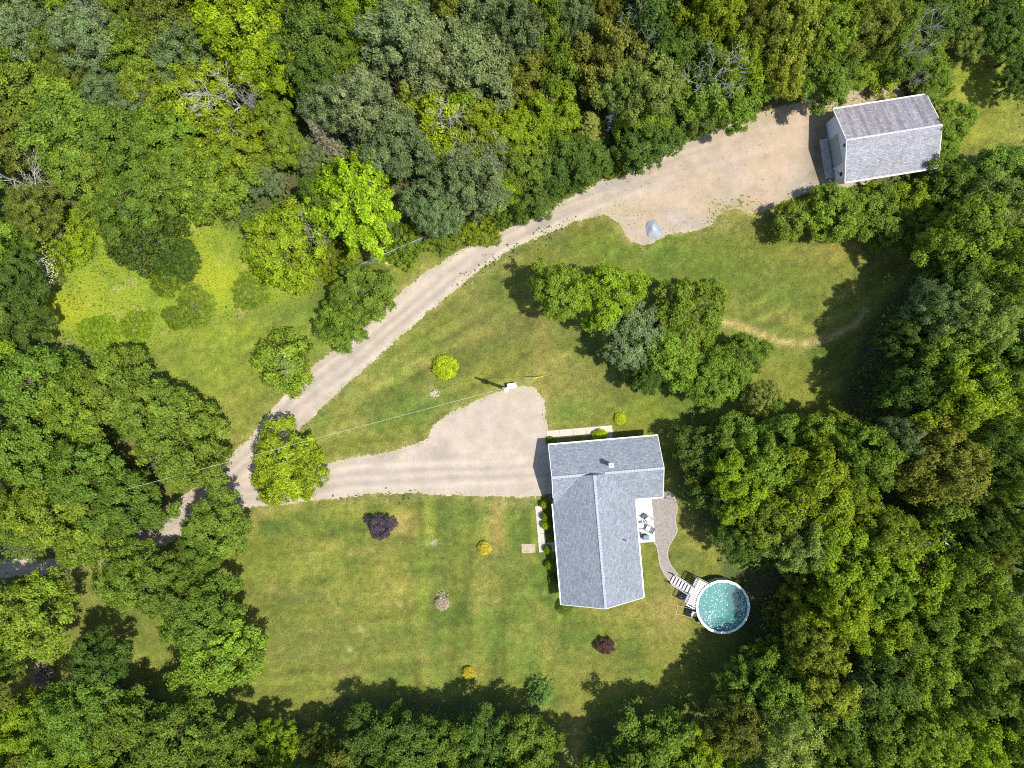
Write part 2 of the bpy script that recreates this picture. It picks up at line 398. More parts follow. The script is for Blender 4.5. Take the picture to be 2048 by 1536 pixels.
gc = gc * np.array((.69, .665, .64)) + .03 * (gc.mean(axis=(0, 1)) - gc)
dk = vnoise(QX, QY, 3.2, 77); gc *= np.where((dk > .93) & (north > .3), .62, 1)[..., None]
edge = np.clip((f - .5) / .35, 0, 1); gc = mixc(gc, (0.30, 0.29, 0.15), (1 - edge) * .5)
pinch = (vnoise(QX, QY, 4.5, 61) > .70) & (np.exp(-(((QX - 1470) / 55) ** 2 + ((QY - 425) / 32) ** 2)) + np.exp(-(((QX - 1700) / 100) ** 2 + ((QY - 205) / 22) ** 2)) > .3)
keep = ((f > .5) & ~pinch)[:-1, :-1]
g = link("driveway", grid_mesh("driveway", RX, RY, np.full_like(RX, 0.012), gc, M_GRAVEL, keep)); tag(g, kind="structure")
# ---------------------------------------------------------------- crowns
def tones(rng, n, base, v=0.22, hue=0.12):
    t = base * (1 + rng.normal(0, v, n)); h = rng.normal(0, hue, n)
    c = np.stack([t * (1 + h), t, t * (1 - h)], 1); return np.clip(c, 0.25, 2.2)

def scatter_dome(rng, n, R0, Hc, mind, outline, zlo=-0.2, inner=.2):
    kept = []; tries = 0
    while len(kept) < n and tries < n * 60:
        tries += 1; a = rng.uniform(0, 6.283); u = rng.uniform(zlo, 1); c = math.sqrt(max(0, 1 - max(u, 0) ** 1.8)); fr = rng.uniform(.86, 1.0) if rng.random() > inner else rng.uniform(.35, .8)
        p = np.array([math.cos(a) * c * R0 * outline(a) * fr, math.sin(a) * c * R0 * outline(a) * fr, (.32 + .66 * u * fr) * Hc])
        if all((p[0] - q[0]) ** 2 + (p[1] - q[1]) ** 2 + ((p[2] - q[2]) * .9) ** 2 > mind * mind for q in kept): kept.append(p)
    return kept
def crown_mesh(name, seed, R0, Hc, nlobe, lr, nclump, nshoot, nleaf, leaf, style='round', lobes=0.14, cr=.42, squash=.55, fill=1500, material=None):
    """lobes set apart over an uneven dome; a lobe is clumps of shoots, a shoot a spray of leaves. z=0 is the crown's base."""
    rng = np.random.default_rng(seed); ph = rng.uniform(0, 6.28, 6)
    outline = lambda a: 1 + lobes * (math.sin(2 * a + ph[0]) * .7 + math.sin(3 * a + ph[1]) + math.sin(5 * a + ph[2]) * .7)
    Lc = scatter_dome(rng, nlobe, R0 - lr * .55, Hc - lr * .4, lr * 1.12, outline)
    Ps, Ns, Ts = [], [], []
    for q in Lc:
        L = lr * rng.uniform(.72, 1.2); lt = 1 + rng.normal(0, .09)
        out = q - np.array([0, 0, Hc * .25]); out = out / (np.linalg.norm(out) + 1e-9)
        if style == 'plume':
            hor = np.array([out[0], out[1], .22]); hor /= np.linalg.norm(hor) + 1e-9
        for c in range(nclump):
            d = rng.normal(0, 1, 3) + out * .7 + np.array([0, 0, .5]); d /= np.linalg.norm(d)
            if style == 'plume':
                s_ = (c + .5) / nclump; side = np.array([-hor[1], hor[0], 0]); cc = q + hor * (s_ * 2.0 - .9) * L + side * rng.normal(0, .20) * L * (1.25 - s_) + np.array([0, 0, rng.normal(0, .10)]); d = hor * .8 + d * .6; d /= np.linalg.norm(d)
            else: cc = q + d * np.array([1, 1, squash]) * L * rng.uniform(.45, .95)
            k, m = nshoot, nleaf; D = rng.normal(0, 1, (k, 3)) + d * 1.1 + np.array([0, 0, .3]); D /= np.linalg.norm(D, axis=1, keepdims=True); D[:, 2] *= .7
            t = rng.uniform(.1, 1, (k, m)) ** .8; sp = (1.1 - t) * .12 + leaf * .42
            P = cc + D[:, None, :] * (t * cr * rng.uniform(.7, 1.3, (k, 1)))[..., None] + rng.normal(0, 1, (k, m, 3)) * sp[..., None]
            Nn = D[:, None, :] * .6 + d * .35 + np.array([0, 0, .6]) + rng.normal(0, .38, (k, m, 3))
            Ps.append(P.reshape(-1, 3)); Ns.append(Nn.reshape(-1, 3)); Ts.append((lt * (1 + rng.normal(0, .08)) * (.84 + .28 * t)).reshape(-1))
    if fill:
        a = rng.uniform(0, 6.283, fill); r_ = np.sqrt(rng.random(fill)) * R0 * .82; z = Hc * (.25 + .45 * rng.random(fill) * (1 - (r_ / R0) ** 2))
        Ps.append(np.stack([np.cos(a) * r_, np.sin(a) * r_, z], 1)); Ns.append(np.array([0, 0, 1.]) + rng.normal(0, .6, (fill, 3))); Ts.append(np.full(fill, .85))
    P = np.concatenate(Ps); N = np.concatenate(Ns); T = np.concatenate(Ts); n = len(P)
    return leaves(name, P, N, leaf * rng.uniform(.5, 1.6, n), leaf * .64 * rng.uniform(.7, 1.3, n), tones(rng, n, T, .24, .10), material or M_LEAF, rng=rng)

def conifer_mesh(name, seed, R0, H, nw=16, leaf=.16):
    rng = np.random.default_rng(seed); P = []; N = []; T = []
    for w in range(nw):
        t = w / nw; z = H * (.08 + .9 * t); r = R0 * (1 - t) ** .85 + .12; nb = int(6 + 9 * (1 - t)); a0 = rng.uniform(0, 6.28)
        for b in range(nb):
            a = a0 + b * 6.283 / nb + rng.normal(0, .12); L = r * rng.uniform(.75, 1.12); m = int(26 + 70 * L / R0)
            s = rng.uniform(.08, 1, m) ** .75; side = rng.normal(0, 1, m) * (.10 + .20 * (1 - s)) * min(1, L)
            x = np.cos(a) * s * L - np.sin(a) * side; y = np.sin(a) * s * L + np.cos(a) * side
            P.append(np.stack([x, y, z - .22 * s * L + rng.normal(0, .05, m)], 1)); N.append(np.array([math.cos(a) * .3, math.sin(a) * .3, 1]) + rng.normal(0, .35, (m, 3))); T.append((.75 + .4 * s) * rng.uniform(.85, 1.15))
    P = np.concatenate(P); N = np.concatenate(N); T = np.concatenate(T); n = len(P)
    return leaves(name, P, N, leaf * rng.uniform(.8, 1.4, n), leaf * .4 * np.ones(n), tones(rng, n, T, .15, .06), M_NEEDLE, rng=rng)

def trunk_mesh(name, seed, H, R0, r=.16, nl=9):
    rnd = random.Random(seed); mb = MB()
    pts = [(rnd.uniform(-.12, .12) * i / 3, rnd.uniform(-.12, .12) * i / 3, H * i / 5) for i in range(6)]
    mb.tube(pts, [r * (1.35 - .2 * i) if i else r * 1.6 for i in range(6)], 7)
    for k in range(nl):
        a = k * 2.4 + rnd.uniform(-.4, .4); z0 = H * rnd.uniform(.35, .8); L = R0 * rnd.uniform(.6, .9)
        p = [(0, 0, z0)]
        for j in (1, 2, 3):
            q = j / 3; p.append((math.cos(a) * L * q + rnd.uniform(-.15, .15), math.sin(a) * L * q + rnd.uniform(-.15, .15), z0 + (H * 1.02 - z0) * (q ** .8) * rnd.uniform(.6, .95)))
        mb.tube(p, [r * .55, r * .4, r * .25, r * .1], 5)
    return mb.mesh(name, M_BARK)

def bare_mesh(name, seed, H, spread, r=.12, twigs=3, depth=4, lean=.4):
    rnd = random.Random(seed); mb = MB()
    def grow(p, d, L, rad, lev):
        q = p; pts = [p]
        for _ in range(3):
            d = (d + Vector((rnd.gauss(0, .18), rnd.gauss(0, .18), rnd.gauss(0, .10)))).normalized(); q = q + d * L / 3; pts.append(q)
        mb.tube(pts, [rad, rad * .85, rad * .7, rad * .5], 4 if lev else 6)
        if lev >= depth: return
        for k in range(twigs + (1 if lev == 0 else 0) + rnd.randint(0, 1)):
            s = pts[rnd.choice((2, 3, 3))]
            dd = (d + Vector((rnd.gauss(0, spread), rnd.gauss(0, spread), rnd.gauss(0, .35)))).normalized()
            grow(s, dd, L * rnd.uniform(.55, .8), max(rad * .55, .016), lev + 1)
    grow(Vector((0, 0, 0)), Vector((rnd.uniform(-lean, lean), rnd.uniform(-lean, lean), 1)).normalized(), H * .55, r, 0)
    return mb.mesh(name, M_DEAD)

CR = {}   # kind -> list of (crown mesh, radius, crown height)
def reg(k, me, r, h): CR.setdefault(k, []).append((me, r, h))
for s in range(5): reg('M', crown_mesh("crown_leaves", 10 + s, 4.0, 5.2, 30, 1.15, 13, 6, 11, .205), 4.0, 5.4)
for s in range(3): reg('R', crown_mesh("crown_leaves", 30 + s, 4.0, 4.4, 52, .80, 8, 6, 9, .19, lobes=.09, cr=.36), 4.05, 4.6)
for s in range(3): reg('S', crown_mesh("crown_leaves", 40 + s, 4.0, 4.8, 44, .85, 11, 6, 9, .155, lobes=.12, cr=.45, squash=.7), 4.05, 5.0)
for s in range(4): reg('F', crown_mesh("crown_leaves", 50 + s, 4.0, 5.0, 46, .95, 8, 6, 9, .22, style='plume', lobes=.12, cr=.36), 4.15, 5.2)
for s in range(4): reg('T', crown_mesh("crown_leaves", 60 + s, 2.5, 3.2, 17, .85, 11, 6, 8, .20, lobes=.16, fill=200), 2.6, 3.4)
for s in range(3): reg('Q', crown_mesh("crown_leaves", 70 + s, 4.1, 1.9, 60, .62, 7, 5, 8, .17, lobes=.12, cr=.3), 4.3, 2.1)
for s in range(2): reg('H', crown_mesh("foliage_leaves", 80 + s, 1.22, 1.25, 60, .24, 7, 5, 6, .085, lobes=.03, cr=.10, fill=900), 1.3, 1.35)
for s in range(2): reg('C', conifer_mesh("crown_needles", 90 + s, 2.2, 6.5), 2.2, 6.5)
TR = [trunk_mesh("trunk", 5 + i, 6.0, 3.4) for i in range(4)]
BR = [bare_mesh("dead_branches", 3 + i, 5.5, .75) for i in range(4)]
STEM = trunk_mesh("stem", 77, 1.0, .9, .05, 6)

COLS = {  # leaf colours, base reflectance
 'L': (0.225, 0.305, 0.016), 'l': (0.268, 0.375, 0.014), 'G': (0.155, 0.230, 0.026), 'g': (0.196, 0.278, 0.026), 'D': (0.102, 0.164, 0.024),
 'S': (0.215, 0.262, 0.105), 's': (0.172, 0.230, 0.085), 'O': (0.180, 0.208, 0.030), 'Y': (0.262, 0.298, 0.032), 'P': (0.240, 0.298, 0.062),
 'B': (0.210, 0.205, 0.130), 'U': (0.120, 0.090, 0.120), 'N': (0.110, 0.060, 0.042), 'K': (0.62, 0.54, 0.06), 'W': (0.52, 0.44, 0.35), 'y': (0.46, 0.56, 0.025)}
_rc = random.Random(7); _used = {}
def tree(px, py, rpx, h, kind, col, label, name="tree", cat="tree", group=None):
    """px,py,rpx: crown seen in the photograph; h: tree height in metres"""
    zt = h * .72; x, y = W(px, py, zt); r = rpx / PPM * (CAM_H - zt) / CAM_H
    o = empty(name, (x, y, 0), 0)
    if kind == 'M': kind = 'MMFMRMMFMM'[(px * 7 + py * 3) % 10]
    lst = CR[kind]; i = _used.get(kind, 0); _used[kind] = i + 1
    me, r0, h0 = lst[i % len(lst)]
    hc = min(h * .92, max(r * 1.5, h * .58)) if kind != 'C' else h * .95
    if kind == 'Q': hc = h * .98
    c = link("crown", me, o); c.location = (0, 0, h - hc); c.scale = (r / r0 * _rc.uniform(.95, 1.06), r / r0 * _rc.uniform(.95, 1.06), hc / h0)
    c.rotation_euler = (_rc.uniform(-.12, .12), _rc.uniform(-.12, .12), _rc.uniform(0, 6.28))
    b = COLS[col]; v = _rc.uniform(.86, 1.14); w = _rc.uniform(.90, 1.08)
    c.color = (b[0] * v * w, b[1] * v, b[2] * v, 1)
    t = link("trunk", TR[i % 4], o); s = (h - hc * .25) / 6.0; t.scale = (r / 4.2 + .1, r / 4.2 + .1, s); t.rotation_euler = (0, 0, _rc.uniform(0, 6.28))
    if kind == 'C': t.scale = (.3, .3, h / 6.2)
    o['_px'] = (px, py); tag(o, label, cat, group); return o
def dead(px, py, rpx, h, label, k=0, lean=(0, 0)):
    zt = h * .8; x, y = W(px, py, zt)
    o = empty("dead_tree", (x, y, 0)); b = link("branches", BR[k % 4], o); s = rpx / PPM / 2.6
    b.scale = (s, s, h / 6.2); b.rotation_euler = (lean[0], lean[1], _rc.uniform(0, 6.28)); tag(o, label, "dead tree"); return o
WOOD = "trees of the wood north of the drive"
EAST = "trees of the wood east of the house"
LEFTW = "broad trees along the lane on the left"
T = tree
# upper left wood
for a in [
 (40,45,78,10,'S','S',"grey-green willow-like tree in the top left corner"),
 (165,55,72,11,'S','S',"sage-coloured tree second from the top left corner"),
 (105,95,44,9,'M','G',"mid green tree squeezed between the two sage trees of the top left corner"),
 (245,25,42,9,'M','g',"small bright green tree at the top edge beside the olive tree"),
 (330,28,78,11,'R','O',"olive brown leafy tree at the top edge"),
 (258,100,62,9,'F','g',"yellow-green feathery tree below the olive brown tree"),
 (352,98,66,10,'S','s',"grey-green tree under the olive tree, left of the lime maples"),
 (55,170,85,9,'M','g',"large mid green tree on the left edge under the top left willow"),
 (150,140,44,8,'R','O',"small brownish olive tree between sage and yellow-green trees, upper left"),
 (205,175,50,7,'S','s',"low grey-green tree beside the strip of yellow weeds, upper left"),
 (25,265,72,8,'R','O',"dull olive tree on the left edge above the bare grey tree"),
 (120,245,92,9,'M','G',"wide mid green tree left of the yellow weed strip"),
 (270,195,48,7,'S','S',"small pale sage tree amid the yellow-green ones, upper left"),
 (300,165,64,8,'M','g',"leafy tree above the broad hollow of green crowns, upper left"),
 (392,176,80,9,'F','L',"large yellow-green tree just left of the grey fallen branches"),
 (245,285,80,8,'M','G',"deep green tree between the yellow weed strip and the meadow"),
 (340,265,88,8,'M','g',"broad green tree at the middle of the upper left wood"),
 (448,280,82,8,'F','L',"lime tinged tree below the grey fallen branches"),
 (478,35,92,12,'M','l',"brightest lime maple at the top edge"),
 (548,120,66,10,'M','l',"lime maple directly under the brightest one of the top edge"),
 (548,235,40,7,'M','g',"small green tree under the lime maples, beside the fallen branches"),
 (618,70,92,11,'F','D',"dark dense tree right of the lime maples at the top"),
 (640,150,60,10,'M','D',"dark tree under the dense dark one, above the sage pair"),
 (708,35,60,11,'M','L',"yellow-green tree between the dark tree and the big sage tree, top edge"),
 (690,120,44,9,'M','g',"slim green tree on the shaded side of the yellow-green one"),
 (805,60,82,12,'M','S',"big sage tree at the top edge right of the yellow-green tree"),
 (872,108,74,11,'M','S',"sage tree adjoining the big sage tree, upper middle"),
 (950,125,86,11,'M','s',"large grey-green tree right of the sage trees, upper middle"),
 (980,30,70,11,'R','s',"grey-green tree on the top edge above the large one"),
 (655,200,56,10,'S','S',"pale sage tree left of its taller twin, above the brown conifers"),
 (738,205,72,11,'M','S',"round sage tree above the lime feathery tree"),
 (790,285,70,10,'M','s',"sage tree between the feathery lime tree and the sparse yellow tree"),
 (800,178,36,8,'C','O',"olive conifer wedged between two sage trees"),
 (642,258,30,8,'C','B',"greyish brown conifer left of its brown twin"),
 (708,262,28,8,'C','B',"greyish brown conifer nearest the round sage trees"),
 (868,238,66,9,'T','L',"sparse yellow tree with bare branches showing, upper middle"),
 (925,205,42,9,'T','L',"small yellow-green treetop above the sparse yellow tree"),
 (905,298,50,8,'T','L',"yellow tree in front of the bare branched tangle"),
 (965,250,46,9,'M','L',"yellow-green treetop right of the sparse yellow tree"),
 (945,350,72,9,'M','s',"grey-green tree above the end of the wire fence"),
 (868,405,62,7,'S','s',"low grey-green tree beside the lime feathery tree and the lane"),
 (708,402,92,10,'F','l',"brilliant lime feathery tree, largest of its colour, left of the drive"),
 (640,380,46,8,'M','D',"dark narrow tree on the left flank of the brilliant lime tree"),
 (560,480,92,8,'R','L',"rounded yellow-green tree between the meadow and the brilliant lime tree"),
 (425,340,88,7.5,'M','g',"wide green tree on the upper edge of the meadow"),
 (520,345,46,5,'S','S',"sage bush in the hollow left of the brilliant lime tree"),
 (612,308,34,5,'S','S',"pale sage bush beneath the brown conifers"),
 (560,290,46,7,'M','g',"green treetop above the pale sage bush"),
 (345,345,72,7,'M','G',"mid green tree on the top left edge of the meadow"),
 (235,400,66,6,'M','G',"green tree above the dark thicket in the meadow"),
 (150,330,74,7,'M','G',"tree in the left wood just above the leaning meadow edge"),
 (60,420,56,7,'R','O',"olive green tree below the bare grey tree on the left edge"),
 (30,560,58,8,'M','D',"dark green tree on the left edge beside the white flowering bush"),
 (20,470,46,7,'M','G',"green tree on the left edge above the dark green one"),
 (28,640,52,8,'M','D',"dark tree on the left edge at the foot of the meadow"),
]: T(*a, group=WOOD)
# thickets round the meadow
for a in [
 (290,478,86,3.6,'Q','D',"dark green thicket standing in the middle of the yellow meadow"),
 (345,520,46,3.0,'Q','D',"lower right lobe of dark thicket ending in the yellow meadow"),
 (325,560,32,2.4,'Q','g',"bright tip of thicket pointing down into the meadow"),
 (245,440,60,3.2,'Q','G',"green thicket joining the dark one to the wood"),
 (110,470,74,2.4,'Q','L',"wide soft green thicket on the left side of the meadow"),
 (85,535,34,2.6,'Q','P',"pale thicket with white blossom left of the meadow"),
 (495,583,38,1.3,'Q','g',"low dull green thicket at the right end of the meadow edge"),
 (385,612,44,1.1,'Q','g',"long low thicket on the lower edge of the meadow"),
 (345,634,26,1.0,'Q','g',"short low thicket left of the long one on the meadow edge"),
 (195,668,44,.7,'Q','L',"weedy thicket at the bottom left of the meadow"),
 (270,655,34,.9,'Q','L',"weedy thicket at the bottom middle of the meadow"),
 (870,455,60,2.0,'Q','g',"bushy hedge stretch beside the wire fence"),
 (800,490,48,1.8,'Q','g',"bushy hedge stretch above the yellow weed patch"),
 (950,450,50,2.0,'Q','L',"bushy hedge stretch nearest the bend of the drive"),
 (660,520,46,2.2,'Q','L',"yellow-green thicket under the rounded yellow-green tree"),
 (1020,415,44,2.4,'Q','G',"dark hedge stretch under the wood at the drive's bend"),
 (1230,325,30,2.0,'Q','L',"yellow-green bush at the gravel edge under the wood"),
]: T(*a, name="thicket", cat="thicket", group="thickets and hedge stretches by the meadow and drive")
# wood along the top, middle and right
for a in [
 (1040,60,66,12,'R','s',"grey-green tree on the top edge, middle of the photo"),
 (1098,60,52,11,'M','g',"bright green tree at the top edge right of the grey-green one"),
 (1150,40,52,11,'S','s',"sage tree between bright and dark trees at the top edge"),
 (1215,25,46,10,'R','O',"olive tree at the top edge left of the dark pair"),
 (1292,45,72,12,'T','D',"dark tree with bare twigs at the top edge"),
 (1330,110,56,10,'M','D',"dark tree under the one with bare twigs"),
 (1215,115,86,11,'R','O',"wide olive tree, upper middle, with fine leaves"),
 (1055,150,66,9,'R','O',"brownish olive tree right of the large grey-green one"),
 (1120,150,42,10,'T','g',"narrow bright tree left of the wide olive tree"),
 (1300,165,64,11,'M','P',"pale lime tree right of the wide olive one"),
 (1245,175,50,10,'R','P',"pale green tree under the wide olive one"),
 (1290,225,48,8,'M','L',"yellow-green tree at the foot of the pale lime tree"),
 (1180,245,54,6,'C','O',"big olive conifer near the gravel edge, upper middle"),
 (1300,262,64,7,'M','D',"dark green tree on the gravel edge, upper middle"),
 (1098,225,58,8,'M','L',"yellow-green tree left of the big olive conifer"),
 (1035,260,56,8,'M','L',"yellow-green tree right of the fallen grey branches"),
 (1050,325,60,7,'M','G',"green tree above the drive left of the dark hedge trees"),
 (1120,320,64,7,'M','D',"dark tree beside the drive below the big conifer"),
 (1175,315,44,6,'M','D',"small dark tree at the drive edge right of its larger twin"),
 (1065,385,52,5,'M','D',"dark tree overhanging the hedge at the bend of the drive"),
 (1000,375,40,6,'M','L',"yellow treetop between grey-green tree and dark hedge tree"),
 (1430,35,66,12,'M','L',"yellow-green tree on the top edge with a dead branch below"),
 (1478,100,62,11,'M','L',"yellow-green tree below the top edge beside the dead branch"),
 (1395,105,50,10,'T','D',"dark sparse tree behind the dead branch"),
 (1410,180,60,8,'T','G',"green sparse tree in the shade near the gravel edge"),
 (1470,195,56,7,'M','g',"green tree bordering the gravel, left of the garage track"),
 (1380,220,44,6,'M','D',"dark tree on the gravel edge right of the dark round one"),
 (1530,150,54,7,'M','g',"green tree at the wood edge above the gravel"),
 (1520,55,56,12,'R','O',"olive tree at the top edge between two yellow-green trees"),
 (1590,45,78,12,'R','Y',"broad yellowish tree at the top edge, upper right"),
 (1570,125,56,9,'R','Y',"yellowish tree under the broad yellowish one"),
 (1660,55,58,11,'M','g',"green tree on the top edge right of the broad yellowish one"),
 (1652,128,70,8,'M','G',"rich green tree above the gravel yard, left of the garage"),
 (1740,50,66,11,'S','O',"soft olive green tree on the top edge above the garage"),
 (1718,118,50,7,'S','g',"green tree with fine leaves behind the garage's front corner"),
 (1800,60,52,11,'M','G',"green tree on the top edge crossed by a leaning dead pole"),
 (1852,88,50,4.5,'M','g',"green tree above the grassy clearing"),
 (1890,25,54,5.5,'M','D',"dark tree on the top edge above the clearing"),
 (1950,68,44,4,'S','P',"pale tree on the upper rim of the clearing"),
 (2005,35,58,5.5,'M','D',"dark tree in the top right corner"),
 (2042,160,38,5,'M','D',"dark tree on the right edge shading the clearing"),
 (2044,100,38,5,'M','G',"green tree on the right edge above the clearing"),
 (1878,160,34,3.5,'M','g',"small tree between the garage and the clearing"),
 (1905,240,46,5,'M','g',"tree hugging the far end of the garage"),
 (1890,300,30,3.5,'M','G',"small tree at the garage's lower far corner"),
 (1850,190,26,3,'T','G',"bush touching the garage's upper far corner"),
 (1770,155,34,3,'T','L',"yellow-green bush behind the garage"),
 (1815,120,36,5,'T','D',"dark bush left of the clearing"),
]: T(*a, group=WOOD)
# the row between garage and lawn
for a in [
 (1592,438,40,4.2,'T','g',"smallest tree of the row in front of the garage, on the left end"),
 (1690,420,62,5,'M','g',"tree second from the left in the row in front of the garage"),
 (1765,430,60,5,'M','G',"middle tree of the row in front of the garage"),
 (1835,412,56,4.5,'M','L',"yellow-green tree of the row below the garage's far corner"),
 (1850,460,46,4.5,'M','g',"tree at the right end of the garage row, over the dry grass"),
 (1740,392,30,2.6,'T','L',"small yellow-green tree touching the garage eave"),
]: T(*a, group="row of trees in front of the garage")
# wood east
for a in [
 (2015,345,62,7,'M','G',"green tree on the right edge under the clearing"),
 (1930,375,64,6,'M','G',"green tree right of the garage's lower corner"),
 (2000,425,78,10,'S','P',"pale fine leaved tree on the right edge, upper right"),
 (1950,475,72,12,'M','g',"bright green tree left of the pale one, upper right"),
 (2030,510,56,13,'M','g',"green tree on the right edge below the pale one"),
 (1935,560,66,11,'M','D',"dark green tree shading the lawn's far corner"),
 (1900,490,44,9,'M','G',"green tree beside the dry grass in the far corner of the lawn"),
 (2000,600,60,13,'M','G',"green tree on the right between the dark and the silvery ones"),
 (1880,625,62,12,'S','s',"shaded blue-green tree on the lawn's edge, right"),
 (1945,650,78,14,'S','P',"silvery green birch-like tree, brightest of the right wood"),
 (1900,715,72,13,'M','g',"green tree under the silvery one"),
 (1830,690,50,11,'M','D',"dark tree at the lawn edge left of the silvery one"),
 (1985,735,70,14,'M','G',"green tree right of the silvery one near the right edge"),
 (2040,690,48,14,'M','D',"dark tree on the right edge halfway up"),
 (1935,795,84,14,'M','L',"large yellow-green tree in the middle of the right wood"),
 (1850,780,64,12,'M','D',"dark tree between the lawn and the large yellow-green one"),
 (2015,810,62,14,'M','g',"green tree near the right edge right of the large yellow-green one"),
 (1885,925,92,14,'R','O',"very large olive tree of the right wood"),
 (1800,890,50,12,'S','s',"dim grey-green tree left of the very large olive tree"),
 (1990,890,62,14,'M','D',"dark tree right of the very large olive tree"),
 (2035,960,50,14,'M','G',"green tree on the right edge below the dark one"),
 (1735,930,74,12,'M','g',"green tree left of the dim grey-green one"),
 (1640,880,58,9,'M','g',"green tree standing at the bottom tip of the east lawn"),
 (1560,860,46,8,'T','G',"shaded small tree at the lower edge of the east lawn"),
 (1640,970,82,12,'M','L',"broad yellow-green tree right of the house"),
 (1700,1010,60,11,'M','L',"yellow-green tree on the right flank of the broad one"),
 (1545,930,66,10,'M','g',"green tree between the house and the broad yellow-green one"),
 (1465,895,66,7,'M','G',"green tree right of the house's upper corner"),
 (1392,900,44,5.5,'T','D',"dark tree closest to the house's upper right corner"),
 (1400,955,34,4.5,'T','O',"thin olive tree beside the house's right gable"),
 (1490,975,66,10,'M','L',"yellow-green tree showing pale limbs, right of the patio"),
 (1440,1000,40,7,'T','D',"dim small tree right of the patio"),
 (1545,1040,66,10,'M','g',"green tree between patio and the deep wood"),
 (1482,1080,54,7,'M','D',"dark green tree above the pool"),
 (1600,1090,66,11,'R','P',"pale olive tree right of the dark one above the pool"),
 (1562,1105,32,3,'R','O',"olive tree directly right of the pool's top"),
 (1690,1120,80,12,'M','L',"bright yellow-green tree in the middle of the lower right wood"),
 (1770,1060,62,12,'M','g',"green tree left of the half hidden shed"),
 (1895,1025,56,11,'T','G',"green tree hiding the shed's upper part"),
 (1965,1040,56,13,'M','D',"dark tree right of the half hidden shed"),
 (1965,1105,50,12,'R','O',"olive tree below right of the half hidden shed"),
 (2030,1070,50,14,'M','G',"green tree on the right edge level with the shed"),
 (1850,1150,80,12,'M','L',"bright tree directly below the half hidden shed"),
 (1960,1180,76,14,'M','g',"green tree near the right edge under the olive one"),
 (1628,1190,62,5.5,'R','Y',"yellowish tree right of the pool"),
 (1562,1232,30,2.5,'R','O',"small olive tree touching the pool's right side"),
 (1690,1210,66,12,'M','L',"yellow-green tree right of the yellowish one beyond the pool"),
 (1780,1180,60,12,'M','g',"green tree halfway between pool and right edge"),
 (2020,1290,74,14,'S','P',"pale washed out tree on the right edge, lower right"),
 (1920,1260,70,13,'M','g',"green tree left of the pale washed out one"),
 (1840,1255,60,12,'M','G',"mid green tree of the lower right wood"),
 (1750,1260,66,12,'M','L',"yellow-green tree of the lower right wood"),
 (1572,1335,62,6.5,'F','g',"fresh green tree with hanging sprays below the pool"),
 (1640,1290,62,11,'R','Y',"yellowish tree with fine leaves, lower right"),
 (1500,1375,56,8,'F','G',"green tree at the lawn's lower right edge"),
 (1570,1390,70,10,'M','g',"green tree right of the lawn's lower right edge"),
 (1670,1365,72,12,'R','Y',"olive yellow tree, lower right, above a dark gap"),
 (1770,1350,72,13,'M','D',"dark green tree, lower right"),
 (1855,1350,70,13,'M','g',"green tree right of the dark one, lower right"),
 (1945,1370,70,14,'M','G',"mid green tree near the right edge, lower right"),
 (2030,1400,56,14,'M','D',"dark tree on the right edge, lower right"),
 (1480,1460,62,10,'R','O',"dim olive tree on the lower rim of the lawn"),
 (1590,1480,78,12,'S','P',"pale fine leaved tree at the bottom edge right of the lawn"),
 (1690,1450,66,12,'T','D',"dark sparse tree near the bottom edge, right of the pale one"),
 (1775,1460,66,13,'M','G',"green tree near the bottom edge, lower right"),
 (1860,1460,66,14,'M','g',"bright green tree near the bottom edge, lower right"),
 (1950,1480,68,14,'M','L',"yellow-green tree near the bottom right corner"),
 (2030,1500,56,14,'M','G',"green tree in the bottom right corner"),
 (1700,1525,60,13,'M','G',"green tree cut by the bottom edge, right of the pale one"),
 (1820,1530,60,13,'M','G',"green tree cut by the bottom edge nearer the right corner"),
]: T(*a, group=EAST)
# tree belt in the middle
for a in [
 (1120,575,56,8.5,'M','g',"first tree of the belt between the lawns, on the left end"),
 (1220,590,68,8,'M','L',"brightest tree of the belt, second from its left end"),
 (1275,665,66,8,'M','S',"grey-green tree of the belt between the lawns"),
 (1375,630,72,8.5,'M','g',"largest tree of the belt, on its upper right side"),
 (1350,710,66,8,'M','g',"green tree in the middle of the belt"),
 (1430,745,66,7.5,'M','g',"yellowish green tree in the lower part of the belt"),
 (1490,715,46,6.5,'M','G',"tree on the right side of the belt's lower part"),
 (1530,795,38,5.5,'R','P',"small pale tree at the belt's lower tip"),
 (1300,745,40,6,'M','D',"dark tree on the belt's lower left side"),
]: T(*a, group="belt of trees between the two lawns")
